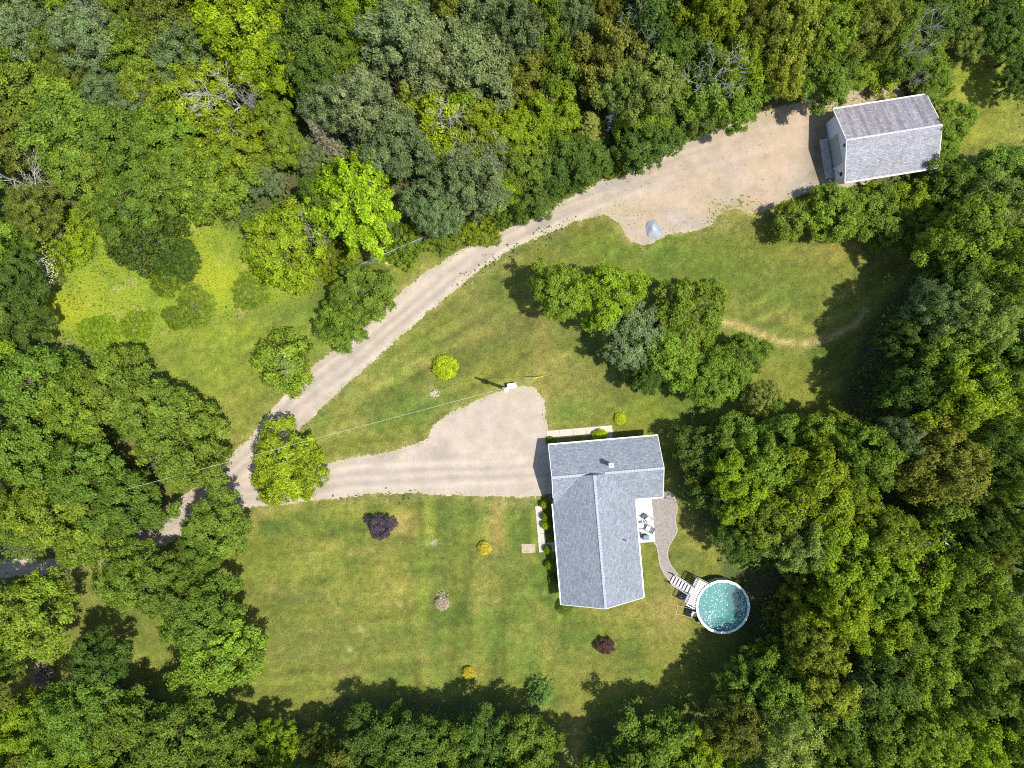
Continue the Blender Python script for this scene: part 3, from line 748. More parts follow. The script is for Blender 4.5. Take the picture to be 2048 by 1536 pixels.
# lane side
for a in [
 (720,585,62,6,'M','G',"upper tree of the pair left of the drive"),
 (682,645,56,5,'R','g',"lower rounded tree of the pair left of the drive"),
 (558,722,58,4.5,'T','g',"thin low tree with grey twigs left of the drive"),
 (563,930,76,6,'M','L',"lone bright round tree in the fork of the drive"),
 (55,765,94,8,'M','G',"big tree on the left edge below the meadow"),
 (150,812,70,8,'R','g',"soft green tree right of the big one on the left edge"),
 (222,785,80,8,'M','G',"large tree below the meadow, second from the left edge"),
 (290,825,70,8,'M','G',"large tree facing the lawn strip left of the drive"),
 (350,895,88,8,'M','G',"large tree reaching over the lane's upper side"),
 (60,905,84,9,'M','G',"tree on the left edge above the hidden lane"),
 (160,955,74,9,'M','G',"tree above the hidden lane, right of the left edge one"),
 (232,1012,76,8,'M','G',"tree above the lane at the visible gravel stretch"),
 (95,1028,82,9,'M','g',"tree hanging over the lane's left part"),
 (25,1035,52,8,'M','g',"tree on the left edge just above the bare lane"),
 (172,1078,64,7,'M','g',"low tree leaning over the lane, left"),
 (428,1048,66,7,'M','G',"tree below the drive fork, casting shade on the gravel"),
 (392,1105,50,7,'M','G',"tree just under the lane's visible stretch"),
 (265,1165,66,8,'M','G',"tree below the lane, left end of the row"),
 (335,1180,66,8,'M','G',"tree of the row below the lane, middle"),
 (395,1240,80,8,'M','G',"broad tree of the row below the lane, at the lawn"),
 (425,1320,86,8,'M','g',"bright broad tree at the lower end of the row"),
 (60,1238,80,9,'M','g',"large round tree on the left edge below the lane"),
 (8,1322,40,8,'M','G',"tree on the left edge left of the brush pile"),
 (192,1335,56,8,'M','D',"dark tree right of the brush pile"),
 (150,1442,84,10,'S','G',"wide soft green tree near the bottom left corner"),
 (35,1470,62,8,'M','L',"yellow-green tree on the left edge near the bottom corner"),
 (245,1475,76,9,'M','G',"tree near the bottom edge, lower left"),
 (120,1520,60,9,'M','g',"tree cut by the bottom edge, lower left"),
 (345,1480,80,10,'M','G',"tree near the bottom edge left of the front lawn"),
 (430,1500,66,10,'M','G',"tree near the bottom edge under the front lawn"),
 (555,1490,48,6,'R','L',"yellow-green low tree at the front lawn's lower rim"),
 (495,1530,44,8,'M','G',"tree cut by the bottom edge beside the yellow-green low one"),
 (640,1495,42,6,'R','O',"olive low tree right of the yellow-green one"),
 (735,1510,72,8,'M','D',"dark tree left in the group shading the lawn from below"),
 (820,1500,70,8,'M','D',"dark tree of the shading group, second from its left"),
 (895,1512,66,8,'M','G',"middle tree of the group shading the lawn from below"),
 (975,1500,66,8,'M','D',"dark tree of the shading group, right of its middle"),
 (1050,1505,68,8,'M','G',"right end tree of the group shading the lawn from below"),
 (780,1560,60,9,'M','G',"tree cut by the bottom edge behind the shading group"),
 (1010,1565,60,9,'M','g',"bright tree cut by the bottom edge, centre"),
 (1325,1512,84,9,'M','G',"big tree at the bottom edge standing clear of the others"),
 (1400,1520,54,9,'M','L',"yellow-green tree right of the clear standing big tree"),
 (1258,1545,46,8,'M','D',"dark tree left of the clear standing big tree"),
]: T(*a, group=LEFTW)
tree(1080,1400,32,3.2,'C','D',"young dark green spruce alone on the lower lawn", name="spruce_tree")
_all = [[o_['_px'][0], o_['_px'][1], o_['label'], 0] for o_ in list(COL.objects) if '_px' in o_]
for o_ in list(COL.objects):
    if '_px' in o_: del o_['_px']
# ring just past the frame so that the wood does not stop at the picture's edge
ring = [(x, -60) for x in range(0, 2100, 130)] + [(2140, y) for y in range(390, 1600, 130)] + [(x, 1620) for x in range(-40, 2100, 140) if not 1110 < x < 1190] + [(-90, y) for y in (60, 200, 340, 480, 600, 720, 860, 980, 1260, 1400, 1540)]
for i, (x, y) in enumerate(ring):
    near = min(_all, key=lambda q: (q[0] - x) ** 2 + (q[1] - y) ** 2 + q[3] * 4e4); near[3] += 1
    col = 'GgOLD'[i % 5]; side = "top" if y < 0 else "bottom" if y > 1536 else "left" if x < 0 else "right"
    lb = ''
    if near[3] > 1: lb = ("second " if near[3] == 2 else "third ")
    else: lb = ""
    tree(x, y, 76, 6 if y < 0 and x > 1800 else 12, 'MRSM'[i % 4], col, lb + {"G": "mid green", "g": "bright green", "O": "olive", "L": "yellow-green", "D": "dark green"}[col] + " tree past the %s edge behind the %s" % (side, " ".join(near[2].split()[:5]).rstrip(",")) + (" in the corner" if (x < 60 or x > 1990) and (y < 60 or y > 1480) else " halfway up" if 600 < y < 1000 else " at centre" if 900 < x < 1200 else ""), group="trees on the rim of the view")

dead(482,180,48,9.5,"grey leafless tree in the gap beneath the lime maples",0)
dead(505,205,26,8.5,"small grey leafless tree below its larger neighbour under the lime maples",2)
dead(30,355,44,7,"bare pale tree on the left edge",1)
dead(945,268,50,8.4,"bare branched tree right of the sparse yellow tree",2)
dead(985,300,30,8,"small bare tree at the foot of the larger bare one",3)
dead(880,250,48,8.6,"grey boughs standing out of the sparse yellow tree",1)
dead(638,455,26,7,"thin bare tree left of the brilliant lime tree",3)
dead(770,105,34,8,"bare twigs in the gap beside the big sage tree",2)
dead(1270,55,34,11.5,"pale bare branch out of the dark tree at the top edge",3)
dead(1405,95,48,11,"bare branch reaching right of the dark sparse tree",0)
dead(1245,228,26,6.5,"grey brushy dead tree above the dark gravel edge tree",2)
dead(600,292,24,4,"tan dead brush beneath the brown conifers",1)
dead(200,25,24,10,"white bare twigs between the sage trees at the top left",3)
dead(1850,20,40,11,"bare pole-like dead tree at the top edge, upper right",0)
dead(560,735,22,4.2,"grey twigs in the thin low tree left of the drive",2)
dead(1832,155,16,3.5,"grey dead bush behind the garage",1)
dead(1700,1345,20,11,"bare twig in the dark gap of the lower right wood",2)

# undergrowth between the trunks, and weeds of the meadow, hedge and verges
def stuff_leaves(name, n, weight, hfun, size, nrm, tn, label, color, seed, sub=None, trans=M_LEAF):
    rng = np.random.default_rng(seed); x = rng.uniform(-57, 57, n); y = rng.uniform(-44, 44, n)
    w = weight(px2(x), py2(y)); k = rng.random(n) < w; x, y = x[k], y[k]; n = len(x)
    z = hfun(px2(x), py2(y), rng)
    P = np.stack([x, y, z], 1); N = np.array([0, 0, 1.0]) + rng.normal(0, nrm, (n, 3))
    me = leaves(name, P, N, size * rng.uniform(.6, 1.5, n), size * .5 * rng.uniform(.6, 1.5, n), tn(px2(x), py2(y), rng, n), trans, rng=rng)
    o = link(name, me); o.color = (*color, 1); o["kind"] = "stuff"; tag(o, label, "plants"); return o
def samp(field):
    def fn(px, py):
        ix = np.clip(np.searchsorted(gx, (px - 1024) / PPM), 0, len(gx) - 1); iy = np.clip(np.searchsorted(gy, (768 - py) / PPM), 0, len(gy) - 1)
        return field[iy, ix]
    return fn
open_ = np.clip(m_lawn + m_mead + m_mead2, 0, 1)
s_open, s_lawn, s_mead, s_m2 = samp(open_), samp(m_lawn), samp(m_mead), samp(m_mead2)
s_road = samp(blur(inpoly(PX, PY, ROAD).astype(float), 1))
bush = lambda px, py: np.clip((fbm(px, py, 26, 71, 3) - .38) * 3.2, 0.04, 1)
stuff_leaves("undergrowth", 230000, lambda px, py: (np.hypot(px - 1440, py - 1206) > 78) * (1 - s_open(px, py)) ** 1.5 * (.35 + .65 * bush(px, py)), lambda px, py, r: .1 + 2.3 * bush(px, py) * (1 - .35 * r.random(len(px))) ** .5, .30, .55,
   lambda px, py, r, n: tones(r, n, .75 + .6 * vnoise(px, py, 22, 5), .15, .08), "leafy undergrowth covering the floor of the wood", (0.12, 0.20, 0.022), 3)
stuff_leaves("meadow_weeds", 150000, lambda px, py: np.clip(s_mead(px, py), 0, 1) * .97, lambda px, py, r: .08 + .5 * r.random(len(px)) * (.4 + fbm(px, py, 20, 81, 2)), .17, .6,
   lambda px, py, r, n: tones(r, n, .25 + 1.35 * fbm(px, py, 42, 82, 4), .20, .12), "yellow-green weeds of the meadow on the left", (0.225, 0.285, 0.018), 4)
stuff_leaves("hedge_weeds", 90000, lambda px, py: s_m2(px, py) * (1 - s_road(px, py)), lambda px, py, r: .1 + .75 * r.random(len(px)) * bush(px, py), .2, .6,
   lambda px, py, r, n: tones(r, n, .75 + .5 * vnoise(px, py, 14, 83), .18, .08), "weeds growing over the wire fence line", (0.125, 0.19, 0.022), 5)
def verge_w(px, py):
    d, _ = pdist(px, py, ROAD + ROAD[:1]); d2, _ = pdist(px, py, [(1110,1000),(1100,870),(1105,850)])
    near = np.exp(-((d - 1) / 6) ** 2) * np.clip((fbm(px, py, 18, 91, 3) - .40) * 4, 0, 1)
    speck = np.exp(-(((px - 1470) / 60) ** 2 + ((py - 435) / 34) ** 2)) * .5 + np.exp(-(((px - 1250) / 50) ** 2 + ((py - 430) / 34) ** 2)) * .28 + np.exp(-(((px - 1700) / 90) ** 2 + ((py - 200) / 24) ** 2)) * .5 + np.exp(-(((px - 1400) / 120) ** 2 + ((py - 450) / 22) ** 2)) * .25
    return np.clip(near * .9 + speck, 0, 1) * (d2 > 14)
stuff_leaves("verge_grass", 260000, verge_w, lambda px, py, r: .02 + .14 * r.random(len(px)), .11, .9,
   lambda px, py, r, n: tones(r, n, .8 + .5 * vnoise(px, py, 9, 92), .2, .12), "tufts of grass and weeds along the gravel edges", (0.17, 0.18, 0.05), 6)
stuff_leaves("lawn_grass", 420000, lambda px, py: s_lawn(px, py) * (1 - s_road(px, py)) * np.clip(.15 + (fbm(px, py, 24, 95, 3) - .4) * 3, .05, 1), lambda px, py, r: .01 + .05 * r.random(len(px)), .085, .9,
   lambda px, py, r, n: tones(r, n, .85 + .4 * vnoise(px, py, 30, 96), .2, .12), "longer grass blades scattered over the lawn", (0.135, 0.15, 0.036), 8)
# ---------------------------------------------------------------- the house
def shingle_mat(name, base, dark, tabw=.32, course=.145, sp=1.0, streak=False):
    m, nt, b = mat(name); tc = node(nt, "ShaderNodeTexCoord"); 
    br = node(nt, "ShaderNodeTexBrick"); nt.links.new(tc.outputs['UV'], br.inputs[0])
    br.inputs['Scale'].default_value = 1.0; br.inputs['Brick Width'].default_value = tabw; br.inputs['Row Height'].default_value = course
    br.inputs['Mortar Size'].default_value = .012; br.inputs['Bias'].default_value = 0
    br.inputs[1].default_value = (.80, .80, .80, 1); br.inputs[2].default_value = (1.2, 1.2, 1.2, 1); br.inputs[3].default_value = (.62, .62, .64, 1)
    n = noise(nt, 8 * sp, 5, .95); r = ramp(nt, n.outputs[0], [(.38, (.60, .61, .62)), (.62, (1.42, 1.41, 1.40))])
    n2 = noise(nt, .5, 4, .7); r2 = ramp(nt, n2.outputs[0], [(.3, dark), (.62, base)])
    if streak:
        mp = node(nt, "ShaderNodeMapping"); mp.inputs['Scale'].default_value = (2.2, .16, 1); nt.links.new(tc.outputs['UV'], mp.inputs[0])
        n3_ = noise(nt, 1.0, 4, .7, vec=mp.outputs[0]); r3 = ramp(nt, n3_.outputs[0], [(.38, (.70, .69, .70)), (.60, (1.25, 1.25, 1.27))]); r2 = node(nt, "ShaderNodeMix", data_type='RGBA', blend_type='MULTIPLY'); r2.inputs[0].default_value = 1; r2.inputs[6].default_value = (*base, 1); nt.links.new(r3.outputs[0], r2.inputs[7])
    c = mul(nt, mul(nt, r2.outputs[2] if streak else r2.outputs[0], r.outputs[0]), br.outputs[0])
    nt.links.new(c, b.inputs['Base Color']); b.inputs['Roughness'].default_value = .9
    bump(nt, b, br.outputs[0], .5, .012); return m
M_ROOF = shingle_mat("house_shingles", (.186, .206, .232), (.165, .185, .210))
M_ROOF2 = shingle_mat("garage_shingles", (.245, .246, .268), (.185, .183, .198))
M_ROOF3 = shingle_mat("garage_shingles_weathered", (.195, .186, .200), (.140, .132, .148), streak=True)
M_CAP = plain("ridge_cap_shingles", (.27, .30, .335), .9, sc=8, var=.2)
M_CAP2 = plain("garage_ridge_caps", (.38, .385, .41), .9, sc=8, var=.15)
M_HWALL, _nt, _b = mat("vinyl_siding")
_w = node(_nt, "ShaderNodeTexWave", wave_type='BANDS', bands_direction='Z', wave_profile='SAW'); _w.inputs['Scale'].default_value = 1.6
_tc = node(_nt, "ShaderNodeTexCoord"); _nt.links.new(_tc.outputs['Object'], _w.inputs[0]); _b.inputs['Base Color'].default_value = (.70, .78, .90, 1)
_b.inputs['Roughness'].default_value = .5; bump(_nt, _b, _w.outputs[1], .10, .01)
M_DOOR = plain("garage_door_paint", (.36, .41, .40), .55, var=.05)
M_DECK = plain("deck_paint", (.60, .59, .575), .7, sc=2, var=.10)
M_PDECK = plain("weathered_white_deck_boards", (.47, .455, .45), .8, sc=2.2, var=.22)
M_TEAL = plain("teal_plastic", (.03, .11, .13), .5)
M_MESH = plain("pale_chair_fabric", (.66, .62, .58), .8, var=.1)

def slope(name, p, mat_, parent, th=.09, z=0):
    """roof plane: p = 4 corners (eave a, eave b, ridge b, ridge a), with thickness and metric UVs"""
    a, b, c, d = [Vector(q) for q in p]; n = (b - a).cross(d - a).normalized()
    if n.z < 0: n = -n
    u = (b - a).normalized(); v = n.cross(u)
    vs = [q for q in (a, b, c, d)] + [q - n * th for q in (a, b, c, d)]
    me = bpy.data.meshes.new(name); me.from_pydata([tuple(q) for q in vs], [], [(0, 1, 2, 3), (7, 6, 5, 4), (0, 4, 5, 1), (1, 5, 6, 2), (2, 6, 7, 3), (3, 7, 4, 0)])
    uv = me.uv_layers.new(name="UVMap")
    for l in me.loops:
        q = vs[l.vertex_index] - a; uv.data[l.index].uv = (q.dot(u), q.dot(v))
    me.materials.append(mat_); o = link(name, me, parent)
    bm = bmesh.new(); bm.from_mesh(me); bmesh.ops.recalc_face_normals(bm, faces=bm.faces); bm.to_mesh(me); bm.free(); return o
def window(parent, x, y, z, w, h, ax, out):
    """frame proud of the wall with a recessed pane; ax='x' wall runs along x, out=+-1"""
    f = MB(); t = .06
    def bx(m, a0, z0, a1, z1, d0, d1):
        d0, d1 = sorted((d0 * out, d1 * out))
        if ax == 'x': m.box(x + a0, y + d0, z0, x + a1, y + d1, z1)
        else: m.box(x + d0, y + a0, z0, x + d1, y + a1, z1)
    bx(f, -w / 2, z, w / 2, z + t, .003, .05); bx(f, -w / 2, z + h - t, w / 2, z + h, .003, .05)
    bx(f, -w / 2, z + t, -w / 2 + t, z + h - t, .003, .05); bx(f, w / 2 - t, z + t, w / 2, z + h - t, .003, .05); bx(f, -.02, z + t, .02, z + h - t, .004, .045)
    o = f.build("window", M_WHITE, parent); g_ = MB(); bx(g_, -w / 2 + t, z + t, w / 2 - t, z + h - t, .004, .02); g_.build("pane", M_GLASS, o)

TH = R(4.9)
hx0, hy0 = 70.5 / PPM, -117.9 / PPM
house = empty("house", (hx0, hy0, 0), TH)
tag(house, "house with a blue-grey shingled T-shaped roof and white eaves, lower right of centre", "house")
E, H1, H2 = 2.42, 4.08, 4.78
w = MB(); w.box(.35, -5.5, 0, 10.2, -.42, E - .10)
w.add([(.35, -5.5, E - .1), (.35, -.42, E - .1), (.35, -2.95, H1 - .22), (.50, -5.5, E - .1), (.50, -.42, E - .1), (.50, -2.95, H1 - .22)], [(0, 1, 2), (3, 5, 4), (0, 2, 5, 3), (1, 4, 5, 2)])
w.add([(10.2, -5.5, E - .1), (10.2, -.42, E - .1), (10.2, -2.95, H1 - .22), (10.05, -5.5, E - .1), (10.05, -.42, E - .1), (10.05, -2.95, H1 - .22)], [(0, 2, 1), (3, 4, 5), (0, 3, 5, 2), (1, 2, 5, 4)])
w.build("wall", M_HWALL, house)
w = MB(); w.box(.33, -15.15, 0, 7.5, -5.52, E - .10)
w.add([(.33, -15.15, E - .1), (7.5, -15.15, E - .1), (3.91, -15.15, H2 - .22), (.33, -15.0, E - .1), (7.5, -15.0, E - .1), (3.91, -15.0, H2 - .22)], [(0, 1, 2), (3, 5, 4), (0, 2, 5, 3), (1, 4, 5, 2)])
w.build("wall", M_HWALL, house)
roof1 = slope("roof", [(0, 0, E), (10.58, 0, E), (10.58, -2.95, H1), (0, -2.95, H1)], M_ROOF, house)
slope("roof", [(10.58, -5.92, E), (0, -5.92, E), (0, -2.952, H1), (10.58, -2.952, H1)], M_ROOF, house)
slope("roof", [(-.07, -15.45, E + .004), (-.07, -3.1, E + .004), (3.91, -2.96, H2), (3.91, -15.45, H2)], M_ROOF, house)
slope("roof", [(7.89, -3.1, E + .004), (7.89, -15.45, E + .004), (3.912, -15.45, H2), (3.912, -2.96, H2)], M_ROOF, house)
# little gable where the long roof meets the cross roof
MB().add([(2.75, -2.99, H1 - .15), (5.07, -2.99, H1 - .15), (3.91, -2.99, H2 - .03)], [(0, 1, 2)]).build("gable_peak", M_HWALL, house)
c = MB(); n = 34
for i in range(n):
    x0 = 10.58 * i / n
    if 2.9 < x0 < 4.9: continue
    c.box(x0 + .01, -3.07, H1 - .035, x0 + 10.58 / n - .01, -2.83, H1 + .018 + .006 * (i % 2))
c.build("ridge_cap", M_CAP, house)["kind"] = "stuff"
c = MB()
for i in range(40):
    y0 = -15.44 + i * .312; c.box(3.79, y0 + .01, H2 - .04, 4.03, y0 + .302, H2 + .016 + .006 * (i % 2))
c.build("ridge_cap", M_CAP, house)["kind"] = "stuff"
def gutter(parent, a, b, z):
    m = MB(); m.bar((a[0], a[1], z), (b[0], b[1], z), .11, .11); return m.build("gutter", M_WHITE, parent)
gutter(house, (0, .06), (10.58, .06), E - .09); gutter(house, (7.98, -5.98), (10.60, -5.98), E - .09)
gutter(house, (-.13, -5.7), (-.13, -15.45), E - .09); gutter(house, (7.95, -6.05), (7.95, -15.45), E - .09)
def rake(parent, a, b):
    m = MB(); m.bar(a, b, .04, .17); m.build("rake_board", M_WHITE, parent)
for x in (-.022, 10.602):
    rake(house, (x, 0, E - .10), (x, -2.95, H1 - .10)); 
    if x > 0: rake(house, (x, -5.92, E - .10), (x, -2.95, H1 - .10))
rake(house, (-.022, -5.0, E + .42), (-.022, -2.95, H1 - .10))
rake(house, (-.07, -15.475, E - .10), (3.91, -15.475, H2 - .10)); rake(house, (7.89, -15.475, E - .10), (3.91, -15.475, H2 - .10))
for x in (2.2, 7.4): window(house, x, -.42, 1.0, 1.2, 1.1, 'x', 1)
for y in (-7.2, -12.6): window(house, .33, y, 1.0, 1.5, 1.1, 'y', -1)
for y in (-13.2,): window(house, 7.5, y, 1.0, 1.2, 1.1, 'y', 1)
for x in (2.1, 5.6): window(house, x, -15.15, 1.0, 1.2, 1.1, 'x', -1)
window(house, .35, -3.6, .5, 1.7, 1.6, 'y', -1); window(house, 10.2, -3.0, 1.0, 1.2, 1.1, 'y', 1); window(house, 7.5, -7.6, .35, 1.8, 1.9, 'y', 1)
dd = MB().box(.25, -10.7, .1, .326, -9.75, 2.1).build("door", M_WHITE, house); MB().box(.20, -9.9, 1.0, .249, -9.84, 1.12).build("handle", M_DARK, dd)
dd = MB().box(5.2, -.417, .1, 6.15, -.34, 2.1).build("door", M_WHITE, house); MB().box(5.3, -.339, 1.0, 5.36, -.29, 1.12).build("handle", M_DARK, dd)
# chimney, with its cap and dark flue; vent pipe
ch = empty("chimney"); ch.parent = house
lx, ly = 5.52, -2.15
MB().box(lx - .15, ly - .15, H1 - .35, lx + .15, ly + .15, H1 + .95).build("stack", plain("pale_chimney", (.62, .62, .62), .6), ch)
m = MB(); m.box(lx - .2, ly - .2, H1 + .951, lx + .2, ly - .09, H1 + 1.03); m.box(lx - .2, ly + .09, H1 + .951, lx + .2, ly + .2, H1 + 1.03); m.box(lx - .2, ly - .09, H1 + .951, lx - .09, ly + .09, H1 + 1.03); m.box(lx + .09, ly - .09, H1 + .951, lx + .2, ly + .09, H1 + 1.03)
m.build("cap", M_WHITE, ch); MB().box(lx - .085, ly - .085, H1 + .952, lx + .085, ly + .085, H1 + .975).build("flue", M_BLACK, ch)
MB().tube([(6.46, -9.55, 3.4), (6.46, -9.55, 3.95)], .06, 8).build("vent_pipe", M_BLACK, house)

# ---------------------------------------------------------------- slabs, deck and patio by the house (house frame)
def hw(x, y): return (hx0 + x * math.cos(TH) - y * math.sin(TH), hy0 + x * math.sin(TH) + y * math.cos(TH))
def walk(label, rects):
    o = empty("pavement", (hx0, hy0, 0), TH); tag(o, label, kind="structure")
    for r_ in rects: MB().box(r_[0], r_[1], .0, r_[2], r_[3], .06).build("slab", M_CONC, o, bevel=.012)
    return o
walk("pale concrete walk along the house's upper side", [(.02 + 1.32 * i, .42, .02 + 1.32 * (i + 1) - .02, 1.22) for i in range(5)] + [(5.72, -.38, 6.55, .40)])
walk("pale concrete walk along the house's left side", [(-1.75, -6.2 - .93 * (i + 1) + .02, -.98, -6.2 - .93 * i) for i in range(5)] + [(-.96, -10.85, .2, -9.93)])
deck = empty("deck", (hx0, hy0, 0), TH); tag(deck, "white painted timber deck in the corner of the house", "deck")
dx0, dx1, dy0, dy1 = 7.52, 9.86, -10.65, -5.56
nb = 16; bw = (dx1 - dx0) / nb; bd_me = MB().box(0, 0, 0, bw - .026, dy1 - dy0, .035).mesh("board", M_DECK)
for i in range(nb): link("board", bd_me, deck, (dx0 + i * bw, dy0, .38 + .003 * (i % 3)))
f = MB()
for x in (dx0 + .05, (dx0 + dx1) / 2, dx1 - .12):
    f.box(x, dy0 + .03, 0, x + .09, dy0 + .12, .375); f.box(x, dy1 - .15, 0, x + .09, dy1 - .06, .375)
f.box(dx0, dy0 + .02, .2, dx1 - .02, dy0 + .06, .374); f.box(dx1 - .06, dy0 + .07, .2, dx1 - .02, dy1, .374)
f.build("frame", M_WHITE, deck)
def patio_chair(px, py, rz, label):
    x, y = W(px, py, .8); o = empty("patio_chair", (x, y, .418), rz); tag(o, label, "chair", "dark framed patio chairs on the deck")
    MB().box(-.24, -.24, .38, .24, .24, .41).build("seat", M_MESH, o)
    m = MB(); m.add([(-.24, .25, .42), (.24, .25, .42), (.24, .38, .92), (-.24, .38, .92), (-.24, .28, .41), (.24, .28, .41), (.24, .41, .91), (-.24, .41, .91)], [(0, 1, 2, 3), (7, 6, 5, 4), (0, 4, 5, 1), (1, 5, 6, 2), (2, 6, 7, 3), (3, 7, 4, 0)]); m.build("backrest", M_MESH, o)
    fr = MB()
    for s in (-1, 1):
        fr.tube([(s * .29, -.27, .62), (s * .30, .10, .64), (s * .28, .30, .60)], .032, 5); fr.tube([(s * .27, .26, .40), (s * .26, .41, .95)], .026, 5)
    fr.tube([(-.26, .42, .95), (.26, .42, .95)], .03, 5); fr.tube([(-.25, -.26, .39), (.25, -.26, .39)], .022, 5)
    fr.build("frame", M_DARK, o)
    for s in (-1, 1):
        for t in (-1, 1): MB().tube([(s * .28, t * .27, 0), (s * .28, t * .26, .60 if t < 0 else .5)], .02, 5).build("leg", M_DARK, o)
patio_chair(1297,1039, R(40), "patio chair farthest up the white deck")
patio_chair(1283,1050, R(95), "patio chair nearest the house wall on the white deck")
patio_chair(1297,1057, R(-115), "patio chair at the deck's outer edge above the teal chest")
x, y = W(1291,1074,.6)
o = empty("storage_chest", (x, y, .418), TH); tag(o, "teal lidded chest at the bottom end of the white deck", "chest")
MB().box(-.26, -.22, 0, .26, .22, .48).build("body", M_TEAL, o, bevel=.02); MB().box(-.29, -.25, .482, .29, .25, .56).build("lid", M_TEAL, o, bevel=.02); MB().bar((-.2, -.27, .38), (.2, -.27, .38), .03).build("handle", M_DARK, o)
x, y = W(1278,1069,.6)
o = empty("barbecue", (x, y, .418), TH); tag(o, "black covered barbecue beside the teal chest against the house", "barbecue")
MB().box(-.18, -.16, .42, .42, .14, .62).build("firebox", M_BLACK, o, bevel=.03); MB().tube([(-.18, 0, .62), (.42, 0, .62)], .15, 10).build("lid", M_BLACK, o)
for s in (-.12, .36):
    for t in (-.12, .10): MB().box(s, t, 0, s + .03, t + .03, .42).build("leg", M_DARK, o)
M_PAVER, _nt, _b = mat("paver_blocks")
_tc = node(_nt, "ShaderNodeTexCoord"); _mp = node(_nt, "ShaderNodeMapping"); _mp.inputs['Rotation'].default_value = (0, 0, R(40)); _nt.links.new(_tc.outputs['Object'], _mp.inputs[0])
_br = node(_nt, "ShaderNodeTexBrick"); _nt.links.new(_mp.outputs[0], _br.inputs[0]); _br.inputs['Scale'].default_value = 1; _br.inputs['Brick Width'].default_value = .24; _br.inputs['Row Height'].default_value = .16; _br.inputs['Mortar Size'].default_value = .012
_br.inputs[1].default_value = (.20, .175, .16, 1); _br.inputs[2].default_value = (.25, .222, .20, 1); _br.inputs[3].default_value = (.15, .132, .118, 1)
_n = noise(_nt, 5, 5, .7); _r = ramp(_nt, _n.outputs[0], [(.3, (.75, .75, .75)), (.7, (1.25, 1.25, 1.25))]); _nt.links.new(mul(_nt, _br.outputs[0], _r.outputs[0]), _b.inputs['Base Color']); _b.inputs['Roughness'].default_value = .9; bump(_nt, _b, _br.outputs[0], .5, .01)
M_EDGE = plain("paver_edging", (.33, .285, .23), .9, sc=5, var=.2)
def smooth(pts, n=5):
    out = []
    for i in range(len(pts) - 1):
        p0, p1, p2, p3 = pts[max(i - 1, 0)], pts[i], pts[i + 1], pts[min(i + 2, len(pts) - 1)]
        for k in range(n):
            t = k / n; out.append(tuple(.5 * (2 * b + (c - a) * t + (2 * a - 5 * b + 4 * c - d) * t * t + (3 * b - a - 3 * c + d) * t ** 3) for a, b, c, d in zip(p0, p1, p2, p3)))
    return out + [pts[-1]]
rgt = smooth([W(*p) for p in [(1326,984),(1342,985),(1350,997),(1354,1018),(1350,1040),(1354,1060),(1346,1078),(1337,1094),(1335,1112),(1340,1128),(1350,1142),(1357,1150)]])
lft = smooth([W(*p) for p in [(1345,1167),(1330,1150),(1320,1130),(1316,1106),(1313,1092),(1306,1083)]])
pv = empty("patio"); tag(pv, "brown paver patio narrowing to a curved path toward the pool", kind="structure")
poly = rgt + lft + [hw(9.88, -10.6), hw(9.88, -5.6), hw(10.3, -5.2)]
MB().prism(poly, 0, .04).build("pavers", M_PAVER, pv)
def edging(line):
    # stones laid end to end along the curve, one mesh shared
    L = 0; me = MB().box(-.115, -.055, 0, .115, .055, .065).mesh("edging_stone", M_EDGE, .008)
    for a, b in zip(line[:-1], line[1:]):
        d = math.hypot(b[0] - a[0], b[1] - a[1]); t = (.24 - L) if L else 0
        while t < d:
            link("edging_stone", me, pv, (a[0] + (b[0] - a[0]) * t / d, a[1] + (b[1] - a[1]) * t / d, 0), math.atan2(b[1] - a[1], b[0] - a[0])); t += .24
        L = .24 - (t - d)
edging(rgt); edging(lft)
x, y = W(1057,1097); o = link("gravel_square", MB().box(-.68, -.45, 0, .68, .45, .022).mesh("gravel_square", plain("pale_pebbles", (.30, .25, .17), .95, sc=7, var=.45, bmp=1.0)), None, (x, y, 0), R(2)); tag(o, "square bed of pale pebbles in the grass left of the house", kind="structure")

# ---------------------------------------------------------------- garage
GT = R(9.0); gx0, gy0 = (1641.6 - 1024) / PPM, (768 - 240) / PPM
gar = empty("garage", (gx0, gy0, 0), GT); tag(gar, "grey shingled garage with pale blue-white gable front at the gravel yard", "garage")
GW, GL, HR = 7.1, 9.05, 4.35; E = 2.8
w = MB(); w.box(.47, -GW + .4, 0, GL - .4, -.4, E - .1)
for xa, xb in ((.47, .6), (GL - .4, GL - .53)):
    w.add([(xa, -GW + .4, E - .1), (xa, -.4, E - .1), (xa, -GW / 2, HR - .2), (xb, -GW + .4, E - .1), (xb, -.4, E - .1), (xb, -GW / 2, HR - .2)], [(0, 1, 2), (3, 5, 4), (0, 2, 5, 3), (1, 4, 5, 2)])
w.build("wall", M_HWALL, gar)
slope("roof", [(0, 0, E), (GL, 0, E), (GL, -GW / 2, HR), (0, -GW / 2, HR)], M_ROOF3, gar)
slope("roof", [(GL, -GW, E), (0, -GW, E), (0, -GW / 2 - .002, HR), (GL, -GW / 2 - .002, HR)], M_ROOF2, gar)
c = MB()
for i in range(29): c.box(GL / 29 * i + .01, -GW / 2 - .08, HR - .04, GL / 29 * (i + 1) - .01, -GW / 2 + .08, HR + .016 + .005 * (i % 2))
c.build("ridge_cap", M_CAP2, gar)["kind"] = "stuff"
gutter(gar, (0, .055), (GL, .055), E - .07); gutter(gar, (0, -GW - .055), (GL, -GW - .055), E - .07)
for x in (-.022, GL + .022):
    rake(gar, (x, 0, E - .1), (x, -GW / 2, HR - .1)); rake(gar, (x, -GW, E - .1), (x, -GW / 2, HR - .1))
gd = empty("garage_door"); gd.parent = gar
